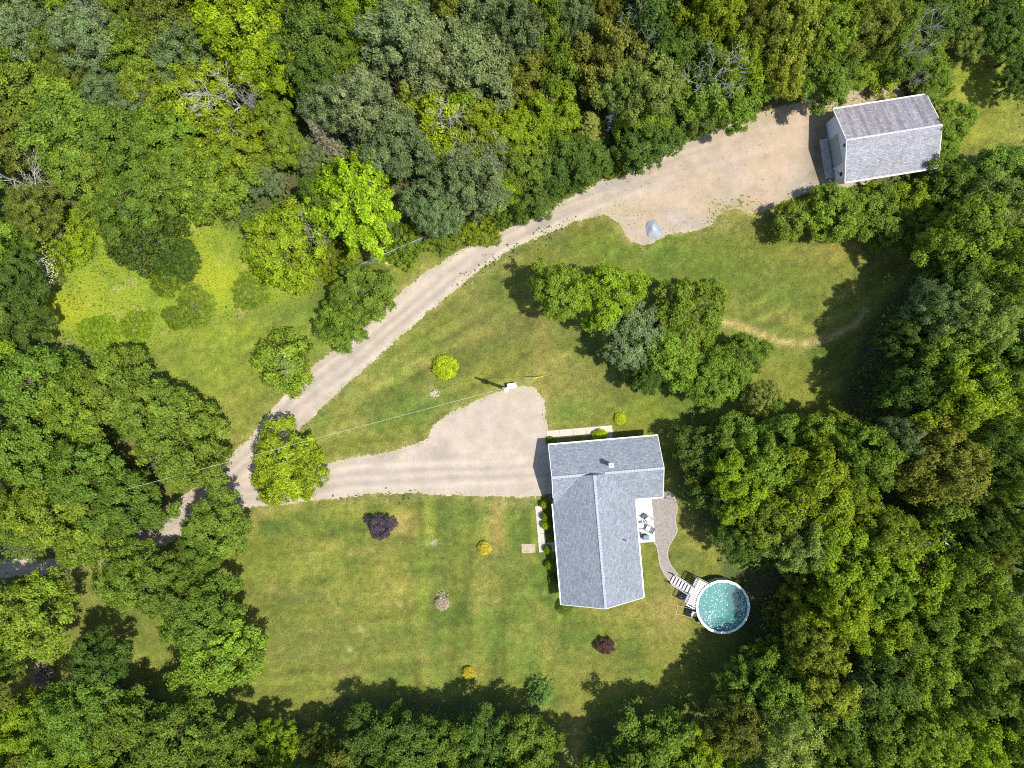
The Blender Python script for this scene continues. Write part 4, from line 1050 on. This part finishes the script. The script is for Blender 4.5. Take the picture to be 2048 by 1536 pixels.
for k in range(4): MB().box(.42, -5.05, .06 + k * .52, .462, -2.15, .06 + (k + 1) * .52 - .012).build("door_panel", M_DOOR, gd, bevel=.008)
f = MB(); f.box(.405, -5.17, 0, .467, -5.055, 2.26); f.box(.405, -2.145, 0, .467, -2.03, 2.26); f.box(.405, -5.055, 2.142, .467, -2.145, 2.26); f.build("door_frame", M_WHITE, gar)
ed = MB().box(.43, -6.35, .06, .467, -5.6, 2.0).build("door", M_WHITE, gar)
MB().box(.418, -6.15, 1.15, .429, -5.8, 1.7).build("pane", M_GLASS, ed); MB().box(.39, -5.72, .95, .429, -5.67, 1.07).build("handle", M_DARK, ed)
f = MB(); f.box(.41, -6.45, 0, .468, -6.355, 2.1); f.box(.41, -5.595, 0, .468, -5.5, 2.1); f.box(.41, -6.355, 2.005, .468, -5.595, 2.1); f.build("door_frame", M_WHITE, gar)
MB().box(.40, -GW / 2 - .20, 2.72, .468, -GW / 2 + .06, 3.05).build("gable_vent", M_DARK, gar)
window(gar, 4.4, -.4, 1.1, .9, .8, 'x', 1); window(gar, 4.4, -GW + .4, 1.1, .9, .8, 'x', -1)
ap = empty("concrete_apron", (gx0, gy0, 0), GT); tag(ap, "grey concrete step laid in front of the garage door", "step")
ml = MB(); ml.box(-.52, -5.95, 0, .26, -1.95, .22); ml.build("slab", M_APRON, ap, bevel=.03)
MB().box(.262, -5.95, 0, .40, -1.95, .07).build("sill", M_APRON, ap)

# ---------------------------------------------------------------- shed in the wood
x, y = W(1880,1066,2.3); sh = empty("shed", (x, y, 0), R(-14)); tag(sh, "small grey shed half hidden under the trees of the right wood", "shed")
MB().box(-1.1, -1.5, 0, 1.1, 1.5, 2.2).build("wall", plain("shed_wall", (.16, .15, .13), .9), sh)
M_TIN = plain("grey_tin", (.30, .34, .36), .5, .3)
slope("roof", [(-1.35, -1.75, 2.2), (-1.35, 1.75, 2.2), (0, 1.75, 2.75), (0, -1.75, 2.75)], M_TIN, sh); slope("roof", [(1.35, 1.75, 2.2), (1.35, -1.75, 2.2), (.002, -1.75, 2.75), (.002, 1.75, 2.75)], M_TIN, sh)
MB().box(-.4, -1.55, .05, .4, -1.503, 1.9).build("door", M_WHITE, sh)

# ---------------------------------------------------------------- pool
pcx, pcy = W(1446,1214,1.32); PR = 2.62; NS = 18
pool = empty("pool", (pcx, pcy, 0)); tag(pool, "round above-ground pool with white rim and turquoise water", "pool")
M_LINER = plain("turquoise_liner", (.13, .33, .31), .6, sc=1.2, var=.06)
def ring_poly(r, n, a0=0): return [(math.cos(a0 + k * 2 * math.pi / n) * r, math.sin(a0 + k * 2 * math.pi / n) * r) for k in range(n)]
def ringwall(r0, r1, z0, z1, n=NS):
    a, b = ring_poly(r0, n), ring_poly(r1, n); m = MB()
    vs = [(*p, z0) for p in a] + [(*p, z0) for p in b] + [(*p, z1) for p in a] + [(*p, z1) for p in b]; fs = []
    for k in range(n):
        j = (k + 1) % n; fs += [(k, j, 2 * n + j, 2 * n + k), (n + j, n + k, 3 * n + k, 3 * n + j), (2 * n + k, 2 * n + j, 3 * n + j, 3 * n + k), (j, k, n + k, n + j)]
    return m.add(vs, fs)
ringwall(PR - .16, PR - .13, .06, 1.26, 72).build("liner", M_LINER, pool)
MB().prism(ring_poly(PR - .14, 72), .03, .07).build("pool_floor", M_LINER, pool)
ringwall(PR - .125, PR - .07, 0, 1.27).build("wall", plain("pale_grey_pool_wall", (.36, .38, .42), .6, sc=2, var=.15), pool)
tr = ring_poly(1.0, NS)
for k in range(NS):
    a0, a1 = k * 2 * math.pi / NS, (k + 1) * 2 * math.pi / NS; m = MB()
    q = [(math.cos(a) * r, math.sin(a) * r) for r, a in ((PR - .17, a0 + .006), (PR + .06, a0 + .006), (PR + .06, a1 - .006), (PR - .17, a1 - .006))]
    m.prism(q, 1.275, 1.325); m.build("rim_section", M_WHITE, pool, bevel=.01)
    MB().box(PR - .05, -.05, 0, PR + .03, .05, 1.27, a0, (0, 0)).build("upright", M_ALU, pool)
# water: a fine rippled sheet that light passes into
nr, na = 70, 190; rr = np.linspace(0.001, 1, nr) * (PR - .165); aa = np.arange(na) * 2 * math.pi / na
RR, AA = np.meshgrid(rr, aa, indexing='ij'); wx, wy = RR * np.cos(AA), RR * np.sin(AA)
wz = 1.10 + ((fbm(wx * 100, wy * 100, 34, 301, 3) - .5) * .030 + (fbm(wx * 100, wy * 100, 11, 302, 2) - .5) * .008)
wm = bpy.data.meshes.new("water"); vv = np.stack([wx, wy, wz], -1).reshape(-1, 3)
ff = [(i * na + j, i * na + (j + 1) % na, (i + 1) * na + (j + 1) % na, (i + 1) * na + j) for i in range(nr - 1) for j in range(na)]
wm.from_pydata(vv.tolist(), [], ff); wm.shade_smooth()
M_WATER, _nt, _b = mat("pool_water"); _gl = node(_nt, "ShaderNodeBsdfGlossy"); _gl.inputs['Roughness'].default_value = .03
_tp = node(_nt, "ShaderNodeBsdfTransparent"); _tp.inputs[0].default_value = (.80, .95, .95, 1); _df = node(_nt, "ShaderNodeBsdfDiffuse"); _df.inputs[0].default_value = (.085, .25, .235, 1)
_m1 = node(_nt, "ShaderNodeMixShader"); _m1.inputs[0].default_value = .5; _nt.links.new(_tp.outputs[0], _m1.inputs[1]); _nt.links.new(_df.outputs[0], _m1.inputs[2])
_fr = node(_nt, "ShaderNodeFresnel"); _fr.inputs[0].default_value = 1.5; _m2 = node(_nt, "ShaderNodeMixShader"); _nt.links.new(_fr.outputs[0], _m2.inputs[0]); _nt.links.new(_m1.outputs[0], _m2.inputs[1]); _nt.links.new(_gl.outputs[0], _m2.inputs[2])
_nt.links.new(_m2.outputs[0], _nt.nodes['Material Output'].inputs['Surface']); wm.materials.append(M_WATER)
wa = link("water", wm, pool)
# sun glints built as white-coloured flecks on the water, thicker in two drifts
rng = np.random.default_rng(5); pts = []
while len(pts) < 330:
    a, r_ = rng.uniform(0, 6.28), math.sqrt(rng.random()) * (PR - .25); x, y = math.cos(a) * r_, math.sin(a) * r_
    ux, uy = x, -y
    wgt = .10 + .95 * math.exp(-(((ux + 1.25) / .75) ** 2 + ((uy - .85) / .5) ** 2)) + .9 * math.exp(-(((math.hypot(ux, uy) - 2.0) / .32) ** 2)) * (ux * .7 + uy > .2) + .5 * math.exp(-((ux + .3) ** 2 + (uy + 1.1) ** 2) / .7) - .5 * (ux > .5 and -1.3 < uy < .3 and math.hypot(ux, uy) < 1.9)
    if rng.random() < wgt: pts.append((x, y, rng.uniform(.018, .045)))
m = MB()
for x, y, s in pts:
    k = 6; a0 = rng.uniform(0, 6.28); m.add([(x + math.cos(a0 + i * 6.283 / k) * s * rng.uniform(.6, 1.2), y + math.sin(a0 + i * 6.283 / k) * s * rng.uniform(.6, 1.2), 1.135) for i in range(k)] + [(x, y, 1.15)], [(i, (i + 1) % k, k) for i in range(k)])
o = m.build("glint_flecks", plain("white_glint", (.80, .88, .88), .5, var=.03), None, loc=(pcx, pcy, 0)); o["kind"] = "stuff"; tag(o, "white flecks standing for sun glints on the pool water", "glints")

# pool deck: frame whose x axis runs from the stairs toward the pool
DT = math.atan2(-(1167 - 1154), 1419.5 - 1393.8); dcx, dcy = W(1393.8,1154,1.3)
pd = empty("pool_deck", (dcx, dcy, 0), DT); tag(pd, "raised weathered white timber platform between steps and pool", "pool deck")
DW = 2.80
k = 13; bw = DW / k
pxl, pyl = (pcx - dcx) * math.cos(-DT) - (pcy - dcy) * math.sin(-DT), (pcx - dcx) * math.sin(-DT) + (pcy - dcy) * math.cos(-DT)
for i in range(k):
    y1 = -i * bw; yc = y1 - bw / 2; L = pxl - math.sqrt(max(.01, (PR + .07) ** 2 - (yc - pyl) ** 2)) - .02
    MB().box(0, y1 - bw + .03, 1.22, L, y1, 1.26).build("board", M_PDECK, pd)
f = MB()
for y in (-.1, -DW / 2, -DW + .1):
    f.box(.02, y - .045, 0, .11, y + .045, 1.21)
f.box(.0, -DW + .01, 1.06, .04, -.01, 1.215); f.box(.05, -.04, 1.06, 1.4, -.0, 1.215); f.box(.05, -DW, 1.06, 1.0, -DW + .04, 1.215)
f.build("frame", M_PDECK, pd)
def panel(a, b, z0=1.30, z1=2.2):
    r_ = empty("railing"); r_.parent = pd; f = MB(); f.bar((*a, z1), (*b, z1), .07, .05); f.bar((*a, z0), (*b, z0), .05, .05)
    for p in (a, b): f.box(p[0] - .035, p[1] - .035, 1.27, p[0] + .035, p[1] + .035, z1)
    f.build("rail", M_WHITE, r_); n_ = max(2, int(math.hypot(b[0] - a[0], b[1] - a[1]) / .085)); pm = MB().box(-.017, -.017, z0 + .03, .017, .017, z1 - .03).mesh("picket", M_DARK)
    for q in range(1, n_): t = q / n_; link("picket", pm, r_, (a[0] + (b[0] - a[0]) * t, a[1] + (b[1] - a[1]) * t, 0))
panel((.04, -.04), (.04, -.95)); panel((.04, -1.85), (.04, -DW + .04)); panel((.15, -.04), (1.30, -.04)); panel((.12, -DW + .04), (.85, -DW + .04))
st_ = empty("stairs", (dcx, dcy, 0), DT); tag(st_, "white wooden steps with dark handrail ends climbing to the pool deck", "steps")
tm = MB().box(-.12, -.40, 0, .12, .40, .035).mesh("tread", M_PDECK)
NST = 6
for i in range(NST): link("tread", tm, st_, (-.20 - i * .285, -1.40, 1.02 - i * .175))
for y in (-.96, -1.84):
    m = MB(); m.bar((-.02, y, 1.12), (-1.8, y, .06), .045, .2); m.build("stringer", M_WHITE, st_)
    m = MB(); m.bar((-.02, y, 2.1), (-1.85, y, 1.02), .07, .05); m.build("handrail", M_PDECK, st_)
    for x, z in ((-.02, 2.16), (-1.85, 1.08)): MB().box(x - .045, y - .045, 0, x + .045, y + .045, z).build("post", M_DARK, st_)
x, y = W(1362,1193,.2)
o = empty("blue_ball", (x, y, 0)); o.name = "ball"; me = bpy.data.meshes.new("shell"); bm = bmesh.new(); bmesh.ops.create_icosphere(bm, subdivisions=3, radius=.20); bmesh.ops.translate(bm, verts=bm.verts, vec=(0, 0, .20)); bm.to_mesh(me); bm.free(); me.shade_smooth()
me.materials.append(plain("blue_plastic", (.06, .10, .50), .4)); b_ = link("shell", me, o); MB().tube([(0, 0, .395), (0, 0, .41)], .03, 8).build("valve", M_WHITE, o); tag(o, "blue ball in the shade of the pool deck", "ball")
# ladder, pump and old chair frame by the pool
x, y = W(1388,1228,.6); o = empty("ladder", (x, y, 0), R(-8)); tag(o, "white A-frame ladder leaning at the pool's left side", "ladder")
for s in (-.30, .28):
    MB().bar((s, -.42, .02), (s * .9, .40, 1.25), .05, .06).build("side_rail", M_WHITE, o)
for k in range(4): MB().bar((-.29, -.42 + .2 * k + .1, .16 + .3 * k), (.27, -.42 + .2 * k + .1, .16 + .3 * k), .09, .03).build("rung", M_WHITE, o)
x, y = W(1398,1243,.3); o = empty("pool_pump", (x, y, 0), R(20)); tag(o, "dark filter pump with hose on the grass left of the pool", "pump")
MB().tube([(0, 0, 0), (0, 0, .45)], .17, 12).build("tank", M_BLACK, o); MB().tube([(-.05, 0, .5), (.25, .1, .52), (.5, .25, .5), (.62, .3, .9)], .035, 6).build("hose", M_DARK, o); MB().tube([(0, 0, .452), (0, 0, .52)], .10, 10).build("lid", M_GREYBOX, o)
x, y = W(1370,1223,.3); o = empty("lounge_chair", (x, y, 0), R(-98)); tag(o, "old folding lounge chair frame with dark sling beside the pool", "chair")
m = MB(); FR = plain("cream_tube", (.55, .50, .30), .5)
m.tube([(-.42, -.75, .05), (-.42, .1, .30), (-.42, .62, .62)], .022, 5); m.tube([(.42, -.75, .05), (.42, .1, .30), (.42, .62, .62)], .022, 5); m.tube([(-.42, -.75, .05), (.42, -.75, .05)], .022, 5); m.tube([(-.42, .62, .62), (.42, .62, .62)], .022, 5); m.build("frame", FR, o)
for sx in (-.42, .42):
    for yy in (-.2, .3): MB().tube([(sx, yy, .22), (sx, yy + .05, 0)], .018, 5).build("leg", FR, o)
MB().add([(-.40, .05, .29), (.40, .05, .29), (.40, .60, .60), (-.40, .60, .60), (-.40, .05, .27), (.40, .05, .27), (.40, .61, .58), (-.40, .61, .58)], [(0, 1, 2, 3), (7, 6, 5, 4), (0, 4, 5, 1), (1, 5, 6, 2), (2, 6, 7, 3), (3, 7, 4, 0)]).build("sling", M_BLACK, o)

# ---------------------------------------------------------------- utility pole, cable, cabinet
PH = 7.0; bxp, byp = W(1008,776,0)
po = empty("utility_pole", (bxp, byp, 0)); tag(po, "wooden utility pole with transformer at the top of the parking area", "utility pole")
MB().tube([(0, 0, 0), (0, 0, PH)], [.17, .12], 10).build("pole", plain("pole_wood", (.16, .14, .12), .9), po)
MB().tube([(.28, -.14, 4.9), (.28, -.14, 5.75)], .23, 14).build("transformer", plain("transformer_paint", (.60, .64, .68), .4), po)
MB().bar((0, 0, 5.3), (.25, -.12, 5.3), .08).build("bracket", M_DARK, po)
MB().tube([(.18, -.08, PH - .6), (.18, -.08, PH - .2)], [.05, .03], 8).build("insulator", M_WHITE, po)
gxw, gyw = W(1086,752); MB().tube([(0, 0, 6.5), (gxw - bxp, gyw - byp, 0)], .014, 4).build("guy_wire", M_ALU, po)
a = Vector((0, 0, 6.5)); b = Vector((gxw - bxp, gyw - byp, 0)); MB().tube([b, b.lerp(a, .26)], .04, 6).build("guy_guard", plain("yellow_plastic", (.62, .52, .06), .5), po)
ca = Vector((bxp, byp, PH - .4)); cx2, cy2 = W(-500,1180,8.6); cb = Vector((cx2, cy2, 8.6)); pts = []
for i in range(41):
    t = i / 40; p = ca.lerp(cb, t); p.z -= 1.1 * 4 * t * (1 - t); pts.append(p)
o = MB().tube(pts, .013, 5).build("power_cable", plain("aluminium_cable", (.40, .43, .34), .5), None); tag(o, "overhead power cable running left from the utility pole", "cable")
x, y = W(1023.5,771.5,.6); o = empty("utility_cabinet", (x, y, 0), R(8)); tag(o, "low grey ribbed cabinet beside the utility pole", "cabinet")
MB().box(-.42, -.22, 0, .42, .22, .62).build("body", M_GREYBOX, o, bevel=.015); MB().box(-.45, -.25, .622, .45, .25, .68).build("lid", plain("pale_lid", (.58, .60, .63), .5), o)
for k in range(4): MB().box(-.40, -.18 + .1 * k, .681, .40, -.15 + .1 * k, .70).build("rib", M_GREYBOX, o)
x, y = W(1012,778,1.0); o = empty("meter_pedestal", (x, y, 0), 0); tag(o, "white domed meter pedestal at the foot of the utility pole", "meter")
MB().box(-.16, -.14, 0, .16, .14, 1.05).build("box", M_WHITE, o, bevel=.02); MB().tube([(0, 0, 1.05), (0, 0, 1.14), (0, 0, 1.19)], [.13, .12, .05], 12).build("dome", M_WHITE, o)

# ---------------------------------------------------------------- shrubs, piles, fence
def shrub(px, py, rpx, h, col, label, name="shrub", scl=1.0, m=0):
    x, y = W(px, py, h * .5); o = empty(name, (x, y, 0)); r = rpx / PPM; me, r0, h0 = CR['H'][m]
    c = link("foliage", me, o); c.scale = (r / r0, r / r0 * scl, h / h0); c.rotation_euler = (0, 0, _rc.uniform(0, 6.28)) if scl == 1 else (0, 0, 0); c.color = (*COLS[col], 1)
    s = link("stem", STEM, o); s.scale = (r * .7, r * .7, h * .8); tag(o, label, "shrub"); return o
shrub(889,735,25,1.5,'y',"round lime-yellow shrub alone on the lawn left of the utility pole")
shrub(968,1097,14,.9,'K',"round golden shrub on the front lawn near the house")
shrub(938,1347,13,.9,'K',"round golden shrub on the lower front lawn", m=1)
shrub(884,1207,15,.8,'W',"round greyish pink shrub in the middle of the front lawn", m=1)
shrub(1240,837,12,.6,'y',"small loose green shrub above the house")
shrub(1200,870,16,1.0,'y',"lime shrub on the concrete walk above the house", scl=.75)
shrub(1088,1010,8,1.2,'y',"topmost shrub of the bed along the house's left wall")
shrub(1090,1034,9,1.2,'l',"second shrub of the bed along the house's left wall", m=1)
shrub(1091,1051,9,1.2,'y',"third shrub of the bed along the house's left wall")
shrub(1103,1072,11,.7,'G',"dark shrub under the eave of the house's left wall")
shrub(1095,1099,9,1.1,'l',"shrub just below the door walk on the house's left side", m=1)
shrub(1099,1130,10,1.1,'l',"shrub halfway down the house's left wall")
shrub(1108,1160,12,.8,'G',"dim shrub low down the house's left wall", m=1)
shrub(1130,1214,17,.9,'G',"low green shrub at the house's bottom left corner")
shrub(1100,881,9,.6,'g',"green plants in the bed under the upper eave", m=1)
for i, (px_, py_, r_, h_, col, lb) in enumerate([(760,1053,25,2.2,'U',"dark purple leafed small tree on the front lawn"), (1211,1293,18,1.1,'N',"dark reddish brown round bush below the house")]):
    zt = h_ * .55; x, y = W(px_, py_, zt); o = empty("purple_tree" if not i else "shrub", (x, y, 0)); me, r0, h0 = CR['T'][i]
    c = link("crown", me, o); s = r_ / PPM / r0; c.scale = (s, s, h_ * .9 / h0); c.location = (0, 0, h_ * .1); c.color = (*COLS[col], 1)
    t = link("trunk", STEM, o); t.scale = (s * 1.5, s * 1.5, h_ * .7); tag(o, lb, "tree" if not i else "shrub")
# spare stems with white flowers above the greyish pink shrub
rng = np.random.default_rng(9)
P = np.stack([rng.normal(0, .28, 160), rng.normal(.45, .35, 160), rng.uniform(.05, .35, 160)], 1); x, y = W(884,1200)
me = leaves("flower_patch", P, np.array([0, 0, 1.]) + rng.normal(0, .5, (160, 3)), np.full(160, .13), np.full(160, .08), tones(rng, 160, 1, .2, .05), M_LEAF, rng=rng); o = link("flower_patch", me, None, (x, y, 0)); o.color = (.45, .48, .30, 1); o["kind"] = "stuff"; tag(o, "pale flowering weeds beside the greyish pink shrub", "weeds")
P = np.stack([rng.normal(0, .7, 700), rng.normal(0, .9, 700), rng.uniform(2.3, 3.0, 700)], 1); x, y = W(82,538,2.6)
me = leaves("white_blossom", P, np.array([0, 0, 1.]) + rng.normal(0, .5, (700, 3)), np.full(700, .11), np.full(700, .08), tones(rng, 700, 1, .1, .03), M_LEAF, rng=rng); o = link("white_blossom", me, None, (x, y, 0)); o.color = (.70, .72, .62, 1); o["kind"] = "stuff"; tag(o, "white blossom over the pale thicket left of the meadow", "blossom")
for (bpx, bpy_, nn, cc, nm, lb) in [(778,523,240,(.62,.58,.16),"yellow_weeds","pale yellow weed patch beside the wire fence"), (1176,369,160,(.62,.56,.10),"yellow_weeds","small yellow weed patch at the upper edge of the drive"), (869,786,200,(.60,.56,.42),"pale_weeds","cream coloured weed clump on the lawn below the lime-yellow shrub")]:
    P = np.stack([rng.normal(0, .22, nn), rng.normal(0, .2, nn), rng.uniform(.03, .25, nn)], 1); x, y = W(bpx, bpy_)
    me = leaves(nm, P, np.array([0, 0, 1.]) + rng.normal(0, .5, (nn, 3)), np.full(nn, .14), np.full(nn, .09), tones(rng, nn, 1, .15, .05), M_LEAF, rng=rng); o = link(nm, me, None, (x, y, 0)); o.color = (*cc, 1); o["kind"] = "stuff"; tag(o, lb, "weeds")
# crushed stone heap
x, y = W(1306,459); n = 40; q = (np.arange(n) / (n - 1) - .5) * 2; HX, HY = np.meshgrid(q, q); rad = np.hypot(HX * 1.08 + HY * .25, HY * .92 - HX * .1)
rad = rad + (fbm(HX * 100, HY * 100, 60, 5, 3) - .5) * .35
HZ = np.clip(1 - rad, 0, 1) ** .8 * .5 + (vnoise(HX * 100, HY * 100, 9, 6) - .5) * .035; keep = (rad < .97)[:-1, :-1]
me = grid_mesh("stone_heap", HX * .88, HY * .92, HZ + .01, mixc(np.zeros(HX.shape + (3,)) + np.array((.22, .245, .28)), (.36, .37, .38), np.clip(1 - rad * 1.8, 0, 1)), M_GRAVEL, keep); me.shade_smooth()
o = link("gravel_heap", me, None, (x, y, 0)); tag(o, "small heap of blue-grey crushed stone at the gravel yard's lower edge", "gravel heap")
# brush pile
rnd = random.Random(4); x, y = W(88,1350); o = empty("brush_pile", (x, y, 0)); tag(o, "round pile of grey brown brushwood at the lower left", "brush pile"); m = MB(); m2 = MB()
for i in range(190):
    a, r_ = rnd.uniform(0, 6.28), math.sqrt(rnd.random()) * .85; z = (1 - r_ / 1.0) * .8; p = Vector((math.cos(a) * r_, math.sin(a) * r_ * 1.25, z + .05)); d = Vector((rnd.gauss(0, 1), rnd.gauss(0, 1), rnd.gauss(0, .25))).normalized() * rnd.uniform(.25, .7)
    (m if i % 3 else m2).tube([p - d, p + Vector((0, 0, .05)), p + d], rnd.uniform(.012, .035), 4)
m.build("branches", plain("brown_brush", (.17, .12, .09), .9), o); m2.build("pale_branches", M_DEAD, o)
# wire fence on the hedge line
fa, fb = Vector((*W(700,545), 0)), Vector((*W(982,424), 0)); fe = empty("wire_fence"); tag(fe, "grey-blue wire mesh fence overgrown by the hedge left of the drive", "fence")
fe.location = fa; d = fb - fa; NP = 7
M_WIRE = plain("galvanised_wire", (.42, .50, .50), .5, .4)
for i in range(NP): p = d * (i / (NP - 1)); MB().tube([(p.x, p.y, 0), (p.x, p.y, 1.55)], .035, 6).build("post", M_WIRE, fe)
MB().tube([(0, 0, 1.5), (d.x, d.y, 1.5)], .018, 5).build("top_rail", M_WIRE, fe)
m = MB(); nwr = 150; un = d.normalized()
for i in range(nwr):
    s = d.length * i / nwr
    for sg in (1, -1):
        e_ = s + sg * 1.45 * .8
        if 0 <= e_ <= d.length: m.bar((un.x * s, un.y * s, .05), (un.x * e_, un.y * e_, 1.5), .006)
m.build("wire_mesh", M_WIRE, fe)
